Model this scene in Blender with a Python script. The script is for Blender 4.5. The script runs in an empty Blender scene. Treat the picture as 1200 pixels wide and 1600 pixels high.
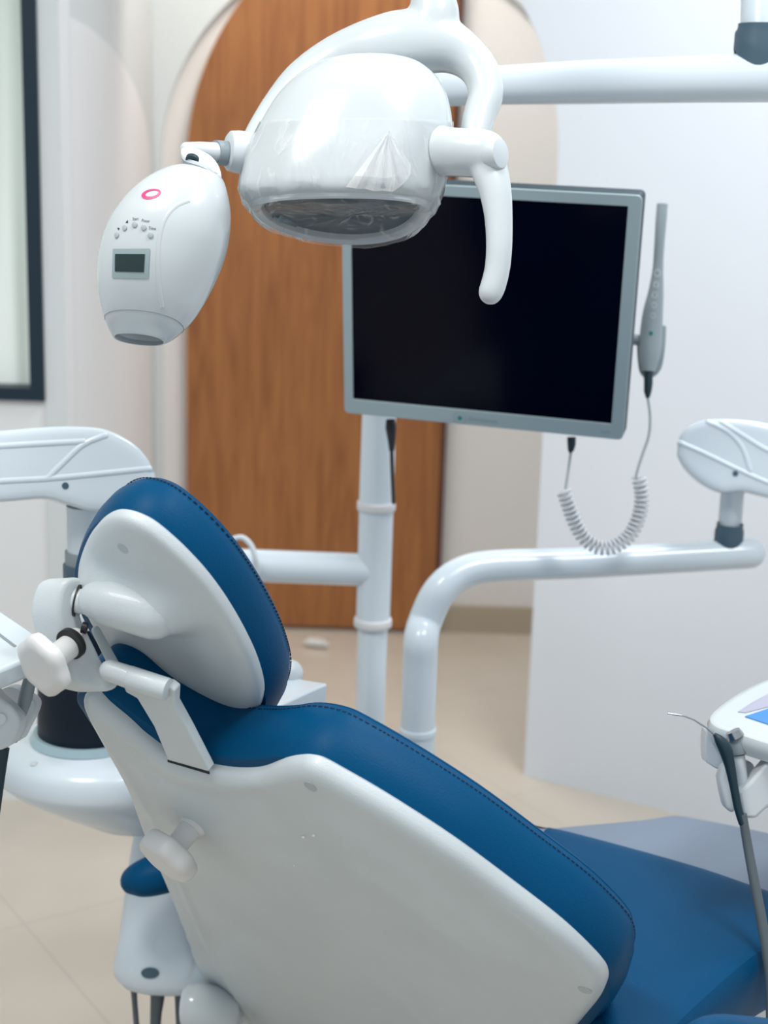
import bpy, bmesh, math, random
import numpy as np
from mathutils import Vector, Matrix
from mathutils.bvhtree import BVHTree

S = bpy.context.scene
COL = S.collection
random.seed(4)

# ------------------------------------------------------------------ camera
F = 2400.0
TH = math.radians(13.7)
RO = 0.031
CAM = Vector((0, 0, 1.5))
FW = Vector((0, math.cos(TH), -math.sin(TH)))
_r0 = Vector((1, 0, 0)); _u0 = Vector((0, math.sin(TH), math.cos(TH)))
RT = _r0*math.cos(RO) + _u0*math.sin(RO)
UP = _u0*math.cos(RO) - _r0*math.sin(RO)
cd = bpy.data.cameras.new('camera'); cam = bpy.data.objects.new('camera', cd); COL.objects.link(cam)
cd.sensor_width = 36; cd.lens = 54; cd.clip_start = 0.05
M = Matrix((RT, UP, -FW)).transposed().to_4x4(); M.translation = CAM
cam.matrix_world = M
cd.dof.use_dof = True; cd.dof.focus_distance = 1.66; cd.dof.aperture_fstop = 4.6
S.camera = cam

# ------------------------------------------------------------------ world, lights, exposure
W = bpy.data.worlds.new('world'); S.world = W; W.use_nodes = True
bg = W.node_tree.nodes['Background']
bg.inputs[0].default_value = (0.82, 0.92, 1.0, 1); bg.inputs[1].default_value = 0.50
S.view_settings.view_transform = 'Standard'; S.view_settings.look = 'None'
S.view_settings.gamma = 1; S.view_settings.use_curve_mapping = False
S.view_settings.exposure = 0.40

def area(name, loc, sx, sy, power, col, rot=(0, 0, 0)):
    l = bpy.data.lights.new(name, 'AREA'); l.shape = 'RECTANGLE'; l.size = sx; l.size_y = sy
    l.energy = power; l.color = col
    o = bpy.data.objects.new(name, l); o.location = loc; o.rotation_euler = rot; COL.objects.link(o)
    return o
area('panel_light', (-0.75, 1.0, 2.76), 0.55, 0.55, 19, (1.0, 0.98, 0.95))
area('panel_light', (0.75, 1.15, 2.76), 0.55, 0.55, 17, (0.95, 0.98, 1.0))
area('panel_light', (0.75, 2.55, 2.76), 0.5, 0.5, 15, (0.9, 0.95, 1.0))
area('panel_light', (-0.1, 3.95, 2.76), 0.6, 0.3, 13, (1.0, 0.93, 0.84))

# ------------------------------------------------------------------ pixel -> place helpers
def ray(x, y): return FW + RT*((x-600)/F) + UP*((800-y)/F)
def P(x, y, d): return CAM + ray(x, y)*d
def PZ(x, y, z):
    r = ray(x, y); return CAM + r*((z-CAM.z)/r.z)
def PY(x, y, Y):
    r = ray(x, y); return CAM + r*(Y/r.y)
def PP(x, y, o, n):
    r = ray(x, y); return CAM + r*((o-CAM).dot(n)/r.dot(n))
def V(*a): return Vector(a)

# ------------------------------------------------------------------ materials
def mat(name, col, rough=0.4, metal=0.0, coat=0.0, spec=0.5, bump=0.0, bscale=200, trans=0, vary=0.0, vscale=4, emit=None, es=0):
    m = bpy.data.materials.new(name); m.use_nodes = True
    nt = m.node_tree; b = nt.nodes['Principled BSDF']
    b.inputs['Base Color'].default_value = (*col, 1)
    b.inputs['Roughness'].default_value = rough; b.inputs['Metallic'].default_value = metal
    b.inputs['Coat Weight'].default_value = coat; b.inputs['Coat Roughness'].default_value = 0.08
    b.inputs['Specular IOR Level'].default_value = spec
    b.inputs['Transmission Weight'].default_value = trans
    tc = nt.nodes.new('ShaderNodeTexCoord')
    if bump:
        n = nt.nodes.new('ShaderNodeTexNoise'); n.inputs['Scale'].default_value = bscale; n.inputs['Detail'].default_value = 3
        nt.links.new(tc.outputs['Object'], n.inputs['Vector'])
        bp = nt.nodes.new('ShaderNodeBump'); bp.inputs['Strength'].default_value = bump; bp.inputs['Distance'].default_value = 0.002
        nt.links.new(n.outputs[0], bp.inputs['Height']); nt.links.new(bp.outputs[0], b.inputs['Normal'])
    if vary:
        n = nt.nodes.new('ShaderNodeTexNoise'); n.inputs['Scale'].default_value = vscale; n.inputs['Detail'].default_value = 4
        nt.links.new(tc.outputs['Object'], n.inputs['Vector'])
        r = nt.nodes.new('ShaderNodeValToRGB')
        r.color_ramp.elements[0].position = 0.35; r.color_ramp.elements[1].position = 0.65
        r.color_ramp.elements[0].color = (*[c*(1-vary) for c in col], 1)
        r.color_ramp.elements[1].color = (*col, 1)
        nt.links.new(n.outputs[0], r.inputs[0]); nt.links.new(r.outputs[0], b.inputs['Base Color'])
    if emit:
        b.inputs['Emission Color'].default_value = (*emit, 1); b.inputs['Emission Strength'].default_value = es
    return m

WHITE = mat('white_gloss_plastic', (0.60, 0.65, 0.67), 0.2, coat=0.35)
SHELL = mat('textured_white_plastic', (0.60, 0.66, 0.685), 0.38, coat=0.15, bump=0.25, bscale=900, vary=0.05, vscale=9)
WHITE2 = mat('satin_white_plastic', (0.62, 0.67, 0.70), 0.35)
WARMW = mat('ivory_plastic', (0.70, 0.70, 0.70), 0.42)
ENAMEL = mat('white_enamel_metal', (0.68, 0.76, 0.82), 0.25, coat=0.3)
BLUE = mat('blue_vinyl', (0.0, 0.062, 0.158), 0.44, spec=0.09, bump=0.18, bscale=500)
BLUEM = mat('blue_tray_mat', (0.05, 0.25, 0.6), 0.5)
THREAD = mat('navy_thread', (0.0, 0.025, 0.08), 0.7)
SLATE = mat('slate_collar', (0.055, 0.105, 0.145), 0.45)
DARK = mat('dark_rubber', (0.006, 0.03, 0.045), 0.5)
NAVY = mat('dark_navy_gloss', (0.001, 0.009, 0.022), 0.45, coat=0.0, spec=0.25)
BLACK = mat('black_rubber', (0.008, 0.009, 0.01), 0.45)
GREYP = mat('grey_plastic', (0.25, 0.30, 0.33), 0.4)
CORD = mat('pale_grey_cord', (0.62, 0.64, 0.67), 0.45)
SCUFF = mat('white_scuff', (0.95, 0.95, 0.95), 0.3)
CAPG = mat('pale_grey_cap', (0.42, 0.48, 0.50), 0.5)
SILVER = mat('silver_bezel', (0.36, 0.45, 0.48), 0.4, metal=0.25)
SCREEN = mat('screen_glass', (0.0004, 0.0006, 0.006), 0.15, spec=0.12)
STEEL = mat('brushed_steel', (0.5, 0.52, 0.54), 0.25, metal=1)
HOSE = mat('grey_hose', (0.10, 0.125, 0.14), 0.5)
PINK = mat('pink_print', (0.80, 0.05, 0.20), 0.4)
INK = mat('black_print', (0.02, 0.02, 0.03), 0.5)
GREYINK = mat('grey_print', (0.22, 0.31, 0.34), 0.5)
TEAL = mat('teal_print', (0.0, 0.20, 0.20), 0.4)
LCD = mat('lcd_glass', (0.012, 0.032, 0.035), 0.15, coat=0.2)
LCDFR = mat('silver_frame', (0.33, 0.42, 0.44), 0.35)
BTN = mat('button_grey', (0.42, 0.47, 0.49), 0.35)
FOOT = mat('grey_foot_cover', (0.20, 0.25, 0.33), 0.45, vary=0.05, vscale=6)
GLASSD = mat('reflector_dark', (0.006, 0.04, 0.065), 0.35, spec=0.3)
MIRROR = mat('reflector_facet', (0.12, 0.19, 0.23), 0.25, metal=0.5)
FRAME = mat('window_frame_navy', (0.002, 0.018, 0.035), 0.4)
PAPER = mat('crumpled_paper', (0.7, 0.7, 0.68), 0.7)
CEIL = mat('ceiling_paint', (0.86, 0.87, 0.88), 0.9)
WALLC = mat('cream_wall_paint', (0.86, 0.83, 0.80), 0.85, bump=0.1, bscale=60)
WALLW = mat('cool_white_wall_paint', (0.84, 0.87, 0.92), 0.8, bump=0.1, bscale=60)
WALLG = mat('grey_wall_and_shade', (0.72, 0.75, 0.75), 0.85, bump=0.1, bscale=60)  # far wall; also the shade by the window and the wall around the scallop
WALLL = mat('white_wall_and_scallop', (0.86, 0.86, 0.86), 0.85, bump=0.1, bscale=60)  # window wall, and the light scallop on the passage wall
BASEB = mat('beige_baseboard_tile', (0.48, 0.40, 0.30), 0.35)

def wood():
    m = mat('orange_wood', (0.42, 0.17, 0.05), 0.38)
    nt = m.node_tree; b = nt.nodes['Principled BSDF']
    tc = nt.nodes.new('ShaderNodeTexCoord'); mp = nt.nodes.new('ShaderNodeMapping')
    mp.inputs['Scale'].default_value = (9, 9, 0.7)
    n = nt.nodes.new('ShaderNodeTexNoise'); n.inputs['Scale'].default_value = 3.2; n.inputs['Detail'].default_value = 9; n.inputs['Distortion'].default_value = 1.6
    r = nt.nodes.new('ShaderNodeValToRGB')
    r.color_ramp.elements[0].position = 0.3; r.color_ramp.elements[0].color = (0.27, 0.095, 0.028, 1)
    r.color_ramp.elements[1].position = 0.62; r.color_ramp.elements[1].color = (0.395, 0.155, 0.046, 1)
    nt.links.new(tc.outputs['Object'], mp.inputs[0]); nt.links.new(mp.outputs[0], n.inputs['Vector'])
    nt.links.new(n.outputs[0], r.inputs[0]); nt.links.new(r.outputs[0], b.inputs['Base Color'])
    return m
WOOD = wood()
DWOOD = mat('dark_wood_edge', (0.09, 0.03, 0.015), 0.5)

def tiles():
    m = mat('beige_floor_tile', (0.7, 0.6, 0.48), 0.16)
    nt = m.node_tree; b = nt.nodes['Principled BSDF']
    tc = nt.nodes.new('ShaderNodeTexCoord'); mp = nt.nodes.new('ShaderNodeMapping')
    mp.inputs['Rotation'].default_value = (0, 0, math.radians(-34)); mp.inputs['Scale'].default_value = (1/0.6, 1/0.6, 1)
    br = nt.nodes.new('ShaderNodeTexBrick'); br.offset = 0; br.inputs['Scale'].default_value = 1
    br.inputs['Brick Width'].default_value = 1; br.inputs['Row Height'].default_value = 1
    br.inputs['Mortar Size'].default_value = 0.006; br.inputs['Mortar Smooth'].default_value = 0.3
    br.inputs['Color1'].default_value = (0.67, 0.585, 0.49, 1); br.inputs['Color2'].default_value = (0.66, 0.59, 0.50, 1)
    br.inputs['Mortar'].default_value = (0.60, 0.535, 0.45, 1)
    n = nt.nodes.new('ShaderNodeTexNoise'); n.inputs['Scale'].default_value = 5
    mx = nt.nodes.new('ShaderNodeMixRGB'); mx.blend_type = 'MULTIPLY'; mx.inputs[0].default_value = 0.12
    nt.links.new(tc.outputs['Object'], mp.inputs[0]); nt.links.new(mp.outputs[0], br.inputs['Vector'])
    nt.links.new(tc.outputs['Object'], n.inputs['Vector'])
    nt.links.new(br.outputs[0], mx.inputs[1]); nt.links.new(n.outputs[0], mx.inputs[2]); nt.links.new(mx.outputs[0], b.inputs['Base Color'])
    return m
TILE = tiles()

def frost():
    m = mat('frosted_window_pane', (0.62, 0.70, 0.66), 0.5, trans=0.0)
    nt = m.node_tree; b = nt.nodes['Principled BSDF']
    tc = nt.nodes.new('ShaderNodeTexCoord'); mp = nt.nodes.new('ShaderNodeMapping'); mp.inputs['Scale'].default_value = (14, 1, 0.6)
    n = nt.nodes.new('ShaderNodeTexNoise'); n.inputs['Scale'].default_value = 1.0; n.inputs['Detail'].default_value = 1
    r = nt.nodes.new('ShaderNodeValToRGB')
    r.color_ramp.elements[0].position = 0.35; r.color_ramp.elements[0].color = (0.42, 0.52, 0.45, 1)
    r.color_ramp.elements[1].position = 0.6; r.color_ramp.elements[1].color = (0.78, 0.84, 0.80, 1)
    nt.links.new(tc.outputs['Object'], mp.inputs[0]); nt.links.new(mp.outputs[0], n.inputs['Vector'])
    nt.links.new(n.outputs[0], r.inputs[0]); nt.links.new(r.outputs[0], b.inputs['Base Color'])
    nt.links.new(r.outputs[0], b.inputs['Emission Color']); b.inputs['Emission Strength'].default_value = 0.22
    return m
FROST = frost()

def film(name='clear_plastic_film', white=0.0):
    m = bpy.data.materials.new(name); m.use_nodes = True
    nt = m.node_tree; nt.nodes.clear()
    out = nt.nodes.new('ShaderNodeOutputMaterial'); mix = nt.nodes.new('ShaderNodeMixShader'); mix2 = nt.nodes.new('ShaderNodeMixShader')
    tr = nt.nodes.new('ShaderNodeBsdfTransparent'); tr.inputs[0].default_value = (1, 1, 1, 1)
    gl = nt.nodes.new('ShaderNodeBsdfGlossy'); gl.inputs[0].default_value = (1, 1, 1, 1); gl.inputs['Roughness'].default_value = 0.08
    df = nt.nodes.new('ShaderNodeBsdfDiffuse'); df.inputs[0].default_value = (0.95, 0.96, 0.96, 1)
    fr = nt.nodes.new('ShaderNodeFresnel'); fr.inputs[0].default_value = 1.14
    tc = nt.nodes.new('ShaderNodeTexCoord'); n = nt.nodes.new('ShaderNodeTexNoise')
    mp = nt.nodes.new('ShaderNodeMapping'); mp.inputs['Scale'].default_value = (30, 30, 9)
    n.inputs['Scale'].default_value = 1.0; n.inputs['Detail'].default_value = 3; n.inputs['Distortion'].default_value = 2.2
    bp = nt.nodes.new('ShaderNodeBump'); bp.inputs['Strength'].default_value = 0.35; bp.inputs['Distance'].default_value = 0.004
    r = nt.nodes.new('ShaderNodeValToRGB')
    r.color_ramp.elements[0].position = 0.58; r.color_ramp.elements[0].color = (0.06+white, 0.06+white, 0.06+white, 1)
    r.color_ramp.elements[1].position = 0.75; r.color_ramp.elements[1].color = (0.35+white, 0.35+white, 0.35+white, 1)
    L = nt.links.new
    L(tc.outputs['Object'], mp.inputs[0]); L(mp.outputs[0], n.inputs['Vector']); L(n.outputs[0], bp.inputs['Height']); L(n.outputs[0], r.inputs[0])
    L(bp.outputs[0], gl.inputs['Normal']); L(bp.outputs[0], fr.inputs['Normal'])
    L(fr.outputs[0], mix.inputs[0]); L(tr.outputs[0], mix.inputs[1]); L(gl.outputs[0], mix.inputs[2])
    L(r.outputs[0], mix2.inputs[0]); L(mix.outputs[0], mix2.inputs[1]); L(df.outputs[0], mix2.inputs[2])
    L(mix2.outputs[0], out.inputs[0])
    return m
FILM = film(); FILM2 = film('folded_plastic_film', 0.28)

# ------------------------------------------------------------------ object helpers
WO = {}
def thing(name, label, cat, loc, group=None):
    o = bpy.data.objects.new(name, None); COL.objects.link(o); o.location = loc; o.empty_display_size = 0.05
    WO[o] = Vector(loc); o['label'] = label; o['category'] = cat
    if group: o['group'] = group
    return o
def tag(o, label, cat, group=None):
    o['label'] = label; o['category'] = cat
    if group: o['group'] = group
    return o
class G:                                       # a mesh under construction, world coordinates
    def __init__(s): s.v = []; s.f = []
    def add(s, v, f):
        n = len(s.v); s.v += [Vector(p) for p in v]; s.f += [tuple(i+n for i in q) for q in f]; return s
def build(name, g, m, parent=None, smooth=True, bevel=0, sub=0, solid=0, kind=None, segs=3, label=None, angle=40):
    if not isinstance(g, G): g = G().add(*g)
    me = bpy.data.meshes.new(name)
    o0 = sum(g.v, Vector())/len(g.v)
    me.from_pydata([v-o0 for v in g.v], [], g.f)
    bm = bmesh.new(); bm.from_mesh(me); bmesh.ops.recalc_face_normals(bm, faces=bm.faces); bm.to_mesh(me); bm.free()
    me.materials.append(m)
    if smooth:
        for p in me.polygons: p.use_smooth = True
    o = bpy.data.objects.new(name, me); COL.objects.link(o)
    WO[o] = o0; o.parent = parent
    o.location = o0 - WO[parent] if parent else o0
    if solid:
        md = o.modifiers.new('solid', 'SOLIDIFY'); md.thickness = solid; md.offset = -1
    if bevel:
        md = o.modifiers.new('bevel', 'BEVEL'); md.width = bevel; md.segments = segs; md.limit_method = 'ANGLE'; md.angle_limit = math.radians(35)
        md.harden_normals = False
    if sub:
        md = o.modifiers.new('sub', 'SUBSURF'); md.levels = sub; md.render_levels = sub
    if smooth and not sub:
        me.set_sharp_from_angle(angle=math.radians(angle))
        if bevel:
            for e in me.edges: pass
    if kind: o['kind'] = kind
    if label: o['label'] = label
    return o
def catmull(pts, n=8, closed=False):
    pts = [tuple(p) for p in pts]; out = []; N = len(pts)
    rng = range(N) if closed else range(N-1)
    for i in rng:
        if closed: p0, p1, p2, p3 = pts[i-1], pts[i], pts[(i+1) % N], pts[(i+2) % N]
        else: p0, p1, p2, p3 = pts[max(i-1, 0)], pts[i], pts[i+1], pts[min(i+2, N-1)]
        for k in range(n):
            t = k/n
            out.append(tuple(0.5*(2*b+(c-a)*t+(2*a-5*b+4*c-d)*t*t+(3*b-a-3*c+d)*t**3) for a, b, c, d in zip(p0, p1, p2, p3)))
    if not closed: out.append(pts[-1])
    return out
def loft(rings, cap=True):
    v = []; f = []; n = len(rings[0])
    for r in rings: v += r
    for k in range(len(rings)-1):
        for i in range(n):
            j = (i+1) % n; f.append((k*n+i, k*n+j, (k+1)*n+j, (k+1)*n+i))
    if cap:
        f.append(tuple(range(n))[::-1]); f.append(tuple((len(rings)-1)*n+i for i in range(n)))
    return v, f
def frames(pts):
    T = []
    for i in range(len(pts)):
        a = pts[max(i-1, 0)]; b = pts[min(i+1, len(pts)-1)]; T.append((b-a).normalized())
    ref = Vector((0, 0, 1)) if abs(T[0].z) < 0.9 else Vector((0, 1, 0))
    x = T[0].cross(ref).normalized(); X = [x]
    for i in range(1, len(pts)):
        x = (X[-1] - T[i]*X[-1].dot(T[i])).normalized(); X.append(x)
    return T, X
def tube(pts, rad, seg=24, flat=1.0, round_end=0, smooth=0):
    """pts world points; rad number or list; round_end: 0 none,1 both, 'a','b'"""
    pts = [Vector(p) for p in pts]
    rad = [rad]*len(pts) if not hasattr(rad, '__len__') else list(rad)
    if smooth:
        q = catmull([(*p, r) for p, r in zip(pts, rad)], smooth)
        pts = [Vector(c[:3]) for c in q]; rad = [c[3] for c in q]
    T, X = frames(pts); rings = []
    def ring(c, x, t, r):
        y = t.cross(x)
        return [c + x*math.cos(a)*r + y*math.sin(a)*r*flat for a in [2*math.pi*i/seg for i in range(seg)]]
    if round_end in (1, 'a'):
        for k in range(5):
            a = k/5*math.pi/2
            rings.append(ring(pts[0]-T[0]*rad[0]*math.cos(a), X[0], T[0], max(rad[0]*math.sin(a), rad[0]*0.05)))
    for p, x, t, r in zip(pts, X, T, rad): rings.append(ring(p, x, t, r))
    if round_end in (1, 'b'):
        for k in range(5):
            a = (5-k-1)/5*math.pi/2
            rings.append(ring(pts[-1]+T[-1]*rad[-1]*math.cos(a), X[-1], T[-1], max(rad[-1]*math.sin(a), rad[-1]*0.05)))
    return loft(rings)
def ptube(pp, seg=24, flat=1.0, round_end=0, smooth=0):
    """pp: (px,py,depth,radius_px)"""
    return tube([P(x, y, d) for x, y, d, r in pp], [r*d/F for x, y, d, r in pp], seg, flat, round_end, smooth)
def cyl(a, b, r, seg=32, r2=None, ch=0.0):
    a = Vector(a); b = Vector(b); r2 = r if r2 is None else r2
    if not ch: return tube([a, b], [r, r2], seg)
    t = (b-a).normalized()
    return tube([a, a+t*ch*0.3, a+t*ch, b-t*ch, b-t*ch*0.3, b], [r-ch, r-ch*0.3, r, r2, r2-ch*0.3, r2-ch], seg)
def box(c, ex, ey, ez, sx, sy, sz):
    c = Vector(c); v = []
    for k in (-1, 1):
        for i, j in ((-1, -1), (1, -1), (1, 1), (-1, 1)): v.append(c+ex*i*sx/2+ey*j*sy/2+ez*k*sz/2)
    return v, [(3, 2, 1, 0), (4, 5, 6, 7), (0, 1, 5, 4), (1, 2, 6, 5), (2, 3, 7, 6), (3, 0, 4, 7)]
EX, EY, EZ = V(1, 0, 0), V(0, 1, 0), V(0, 0, 1)
def abox(x0, x1, y0, y1, z0, z1):
    return box(((x0+x1)/2, (y0+y1)/2, (z0+z1)/2), EX, EY, EZ, x1-x0, y1-y0, z1-z0)
def prism(pts, off):
    n = len(pts); v = list(pts)+[p+off for p in pts]
    f = [tuple(range(n)), tuple(range(2*n-1, n-1, -1))]+[(i, (i+1) % n, n+(i+1) % n, n+i) for i in range(n)]
    return v, f
def pill(pts, nrm, prof, cap=True, grid=0.009, extra=None):
    """pts: closed planar outline (world). prof: (distance inside the edge, height along nrm); a negative
    distance swells the side out. The top is triangulated, its height follows the distance to the edge."""
    from mathutils.geometry import delaunay_2d_cdt
    nrm = nrm.normalized(); N = len(pts); X = (pts[N//3]-pts[0]); X = (X-nrm*X.dot(nrm)).normalized(); Y = nrm.cross(X)
    o = pts[0]; p2 = np.array([((p-o).dot(X), (p-o).dot(Y)) for p in pts])
    area2 = np.sum(p2[:, 0]*np.roll(p2[:, 1], -1)-np.roll(p2[:, 0], -1)*p2[:, 1])
    sg = 1 if area2 > 0 else -1
    tg = np.roll(p2, -1, 0)-np.roll(p2, 1, 0); tg /= np.linalg.norm(tg, axis=1)[:, None]
    nin = np.stack([-tg[:, 1], tg[:, 0]], 1)*sg
    peak = max(range(len(prof)), key=lambda i: 0)
    k = len(prof)-1
    while k > 0 and prof[k-1][0] > 0.0012 and prof[k-1][0] < prof[k][0]: k -= 1
    side, top = prof[:k+1], prof[k:]
    def at3(q, h): return o+X*float(q[0])+Y*float(q[1])+nrm*float(h)
    rings = [[at3(p2[i]+nin[i]*ins, h) for i in range(N)] for ins, h in side]
    e0 = p2+nin*side[-1][0]
    a = p2; bseg = np.roll(p2, -1, 0)
    def dist(q):
        ab = bseg-a; t = np.clip(((q[:, None]-a)*ab).sum(2)/np.maximum((ab*ab).sum(1), 1e-12), 0, 1)
        return np.linalg.norm(q[:, None]-(a+ab*t[..., None]), axis=2).min(1)
    def inside(q):
        x, y = q[:, 0][:, None], q[:, 1][:, None]; x1, y1, x2, y2 = a[:, 0], a[:, 1], bseg[:, 0], bseg[:, 1]
        c = ((y1 > y) != (y2 > y)) & (x < (x2-x1)*(y-y1)/np.where(np.abs(y2-y1) < 1e-12, 1e-12, y2-y1)+x1)
        return (c.sum(1) % 2) == 1
    inner = []
    ds = [q for q in (0.002, 0.0045, 0.0075, 0.011, 0.015, 0.020) if q > side[-1][0]+0.0012]
    for d in ds:
        q = p2+nin*d; q = q[(dist(q) > 0.93*d) & inside(q)]; keep = []
        for r in q:
            if not keep or np.linalg.norm(r-keep[-1]) > 0.003: keep.append(r)
        inner += keep
    lo_, hi = p2.min(0), p2.max(0)
    gx, gy = np.meshgrid(np.arange(lo_[0], hi[0], grid), np.arange(lo_[1], hi[1], grid)); gq = np.stack([gx.ravel(), gy.ravel()], 1)
    gq = gq[inside(gq)]; gq = gq[dist(gq) > 0.024]; inner += list(gq)
    allp = list(e0)+inner
    r = delaunay_2d_cdt([Vector((float(q[0]), float(q[1]))) for q in allp], [], [list(range(N))], 1, 1e-7)
    vv = np.array([tuple(v) for v in r[0]]); dd_ = dist(vv)
    px_, pz_ = [t[0] for t in top], [t[1] for t in top]
    hh_ = np.interp(dd_, px_, pz_)
    onedge = set()
    for newi, src in enumerate(r[3]):
        if any(q < N for q in src): onedge.add(newi)
    g = G(); v = []
    for i, q in enumerate(vv):
        h = side[-1][1] if i in onedge else hh_[i]
        p = at3(q, h)
        if extra and i not in onedge: p = p+nrm*extra(p, float(dd_[i]))
        v.append(p)
    g.add(v, [tuple(f) for f in r[2]])
    if len(rings) > 1:
        vs, fs = loft(rings, False); g.add(vs, fs)
    if cap: g.add(rings[0], [tuple(range(N))])
    # weld the seam
    key = {}; mp = []; nv = []
    for p in g.v:
        kk = (round(p.x, 5), round(p.y, 5), round(p.z, 5))
        if kk not in key: key[kk] = len(nv); nv.append(p)
        mp.append(key[kk])
    nf = []
    for f in g.f:
        q = [];
        for i in f:
            if mp[i] not in q: q.append(mp[i])
        if len(q) > 2: nf.append(tuple(q))
    return nv, nf

def text_tris(s, size=1.0):
    cu = bpy.data.curves.new('t', 'FONT'); cu.body = s; cu.size = size; cu.resolution_u = 2
    o = bpy.data.objects.new('t', cu); COL.objects.link(o)
    dg = bpy.context.evaluated_depsgraph_get(); me = bpy.data.meshes.new_from_object(o.evaluated_get(dg))
    v = [tuple(p.co[:2]) for p in me.vertices]; f = [tuple(p.vertices) for p in me.polygons]
    bpy.data.objects.remove(o); bpy.data.curves.remove(cu); bpy.data.meshes.remove(me)
    return v, f
def bvh(o):
    dg = bpy.context.evaluated_depsgraph_get(); dg.update(); e = o.evaluated_get(dg); me = e.to_mesh()
    v = [p.co+WO[o] for p in me.vertices]; f = [tuple(p.vertices) for p in me.polygons]
    b = BVHTree.FromPolygons(v, f); e.to_mesh_clear(); return b
def hit(b, x, y):
    r = ray(x, y); h = b.ray_cast(CAM, r.normalized(), 10)
    return h[0], (h[1] if h[1].dot(r) < 0 else -h[1])
def decal(name, px, faces, b, m, parent, off=0.0006, thick=0, **k):
    v = []
    for x, y in px:
        h = b.ray_cast(CAM, ray(x, y).normalized(), 10)
        n = h[1] if h[1].dot(ray(x, y)) < 0 else -h[1]
        v.append(h[0]+n*off)
    return build(name, (v, faces), m, parent, smooth=False, **k)
def ringpx(cx, cy, a, b, rot, a2, b2, n=32, dx=0, dy=0):
    c, s = math.cos(rot), math.sin(rot); v = []
    for (A, B, ox, oy) in ((a, b, 0, 0), (a2, b2, dx, dy)):
        for i in range(n):
            t = 2*math.pi*i/n; x = A*math.cos(t)+ox; y = B*math.sin(t)+oy
            v.append((cx+x*c-y*s, cy+x*s+y*c))
    return v, [(i, (i+1) % n, n+(i+1) % n, n+i) for i in range(n)]
def gridpx(tl, tr, br, bl, nx=8, ny=6):
    v = []; f = []
    for j in range(ny+1):
        for i in range(nx+1):
            a, b = i/nx, j/ny
            v.append(tuple((tl[k]*(1-a)+tr[k]*a)*(1-b)+(bl[k]*(1-a)+br[k]*a)*b for k in (0, 1)))
    for j in range(ny):
        for i in range(nx):
            q = j*(nx+1)+i; f.append((q, q+1, q+nx+2, q+nx+1))
    return v, f

# ================================================================== THE ROOM
YF = 4.52                     # far wall
YN = 3.36                     # wall with the passage opening
XL = -0.69                    # passage side wall
ZC = 2.8
def struct(name, g, m, parent=None, **k):
    o = build(name, g, m, parent, smooth=k.pop('smooth', False), **k)
    if parent is None: o['kind'] = 'structure'
    return o
struct('floor', abox(-3.2, 3.2, -1.6, 5.0, -0.05, 0), TILE)
struct('ceiling', abox(-3.2, 3.2, -1.6, 5.0, ZC, ZC+0.05), CEIL)
# far wall with an arched recess
def wall_with_hole(x0, x1, z0, z1, y0, th, hole):
    """hole: list of (x,z) open polyline from floor-left up and over to floor-right"""
    g = G(); out = [(x0, z0)]+hole[:1]
    # strips: left, top fan, right
    n = len(hole)
    for (ya) in (y0, y0+th):
        pass
    def q(a, b, c, d):
        v = [V(p[0], y0, p[1]) for p in (a, b, c, d)]+[V(p[0], y0+th, p[1]) for p in (a, b, c, d)]
        g.add(v, [(0, 1, 2, 3), (7, 6, 5, 4), (0, 4, 5, 1), (1, 5, 6, 2), (2, 6, 7, 3), (3, 7, 4, 0)])
    xs0, xs1 = min(p[0] for p in hole), max(p[0] for p in hole)
    q((x0, z0), (xs0, z0), (xs0, z1), (x0, z1)); q((xs1, z0), (x1, z0), (x1, z1), (xs1, z1))
    for a, b in zip(hole[:-1], hole[1:]):
        if b[0]-a[0] > 1e-5: q(a, b, (b[0], z1), (a[0], z1))
    return g
def arch(xa, xb, zs, n=40, rz=None):
    c = (xa+xb)/2; r = (xb-xa)/2; rz = rz or r
    return [(xa, 0)]+[(c-r*math.cos(math.pi*i/n), zs+rz*math.sin(math.pi*i/n)) for i in range(n+1)]+[(xb, 0)]
def px_x(px, py, Y): return PY(px, py, Y).x
def px_z(px, py, Y): return PY(px, py, Y).z
YB = YF+0.10
zs = px_z(240, 255, YF)
xa = px_x(246, 300, YF); xb = 0.56
struct('wall_back', wall_with_hole(-0.80, 3.2, 0, ZC, YF+0.065, 0.025, arch(xa, xb, zs, rz=0.62)), WALLG)
struct('wall_back_recess', abox(-1.2, 3.2, YB-0.01, YB+0.09, 0, ZC), WALLC)
# half-arched wooden door leaf in the recess
x0 = px_x(292, 700, YB-0.05); x1 = px_x(693, 600, YB-0.05); z_s = px_z(292, 255, YB-0.05); R = x1-x0
door = [V(x0, YB-0.05, 0.012), V(x1, YB-0.05, 0.012)]+[V(x1-R*math.sin(a), YB-0.05, z_s+R*0.985*math.cos(a)) for a in [math.pi/2*i/32 for i in range(33)]]
dd = struct('door_1', prism(door, V(0, 0.038, 0)), WOOD)
build('door_edge', abox(x1-0.001, x1+0.014, YB-0.06, YB-0.012, 0.012, z_s+R*0.98), DWOOD, dd, smooth=False)
struct('baseboard_back', abox(x1+0.02, 3.1, YB-0.03, YB-0.011, 0, 0.085), BASEB)
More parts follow.
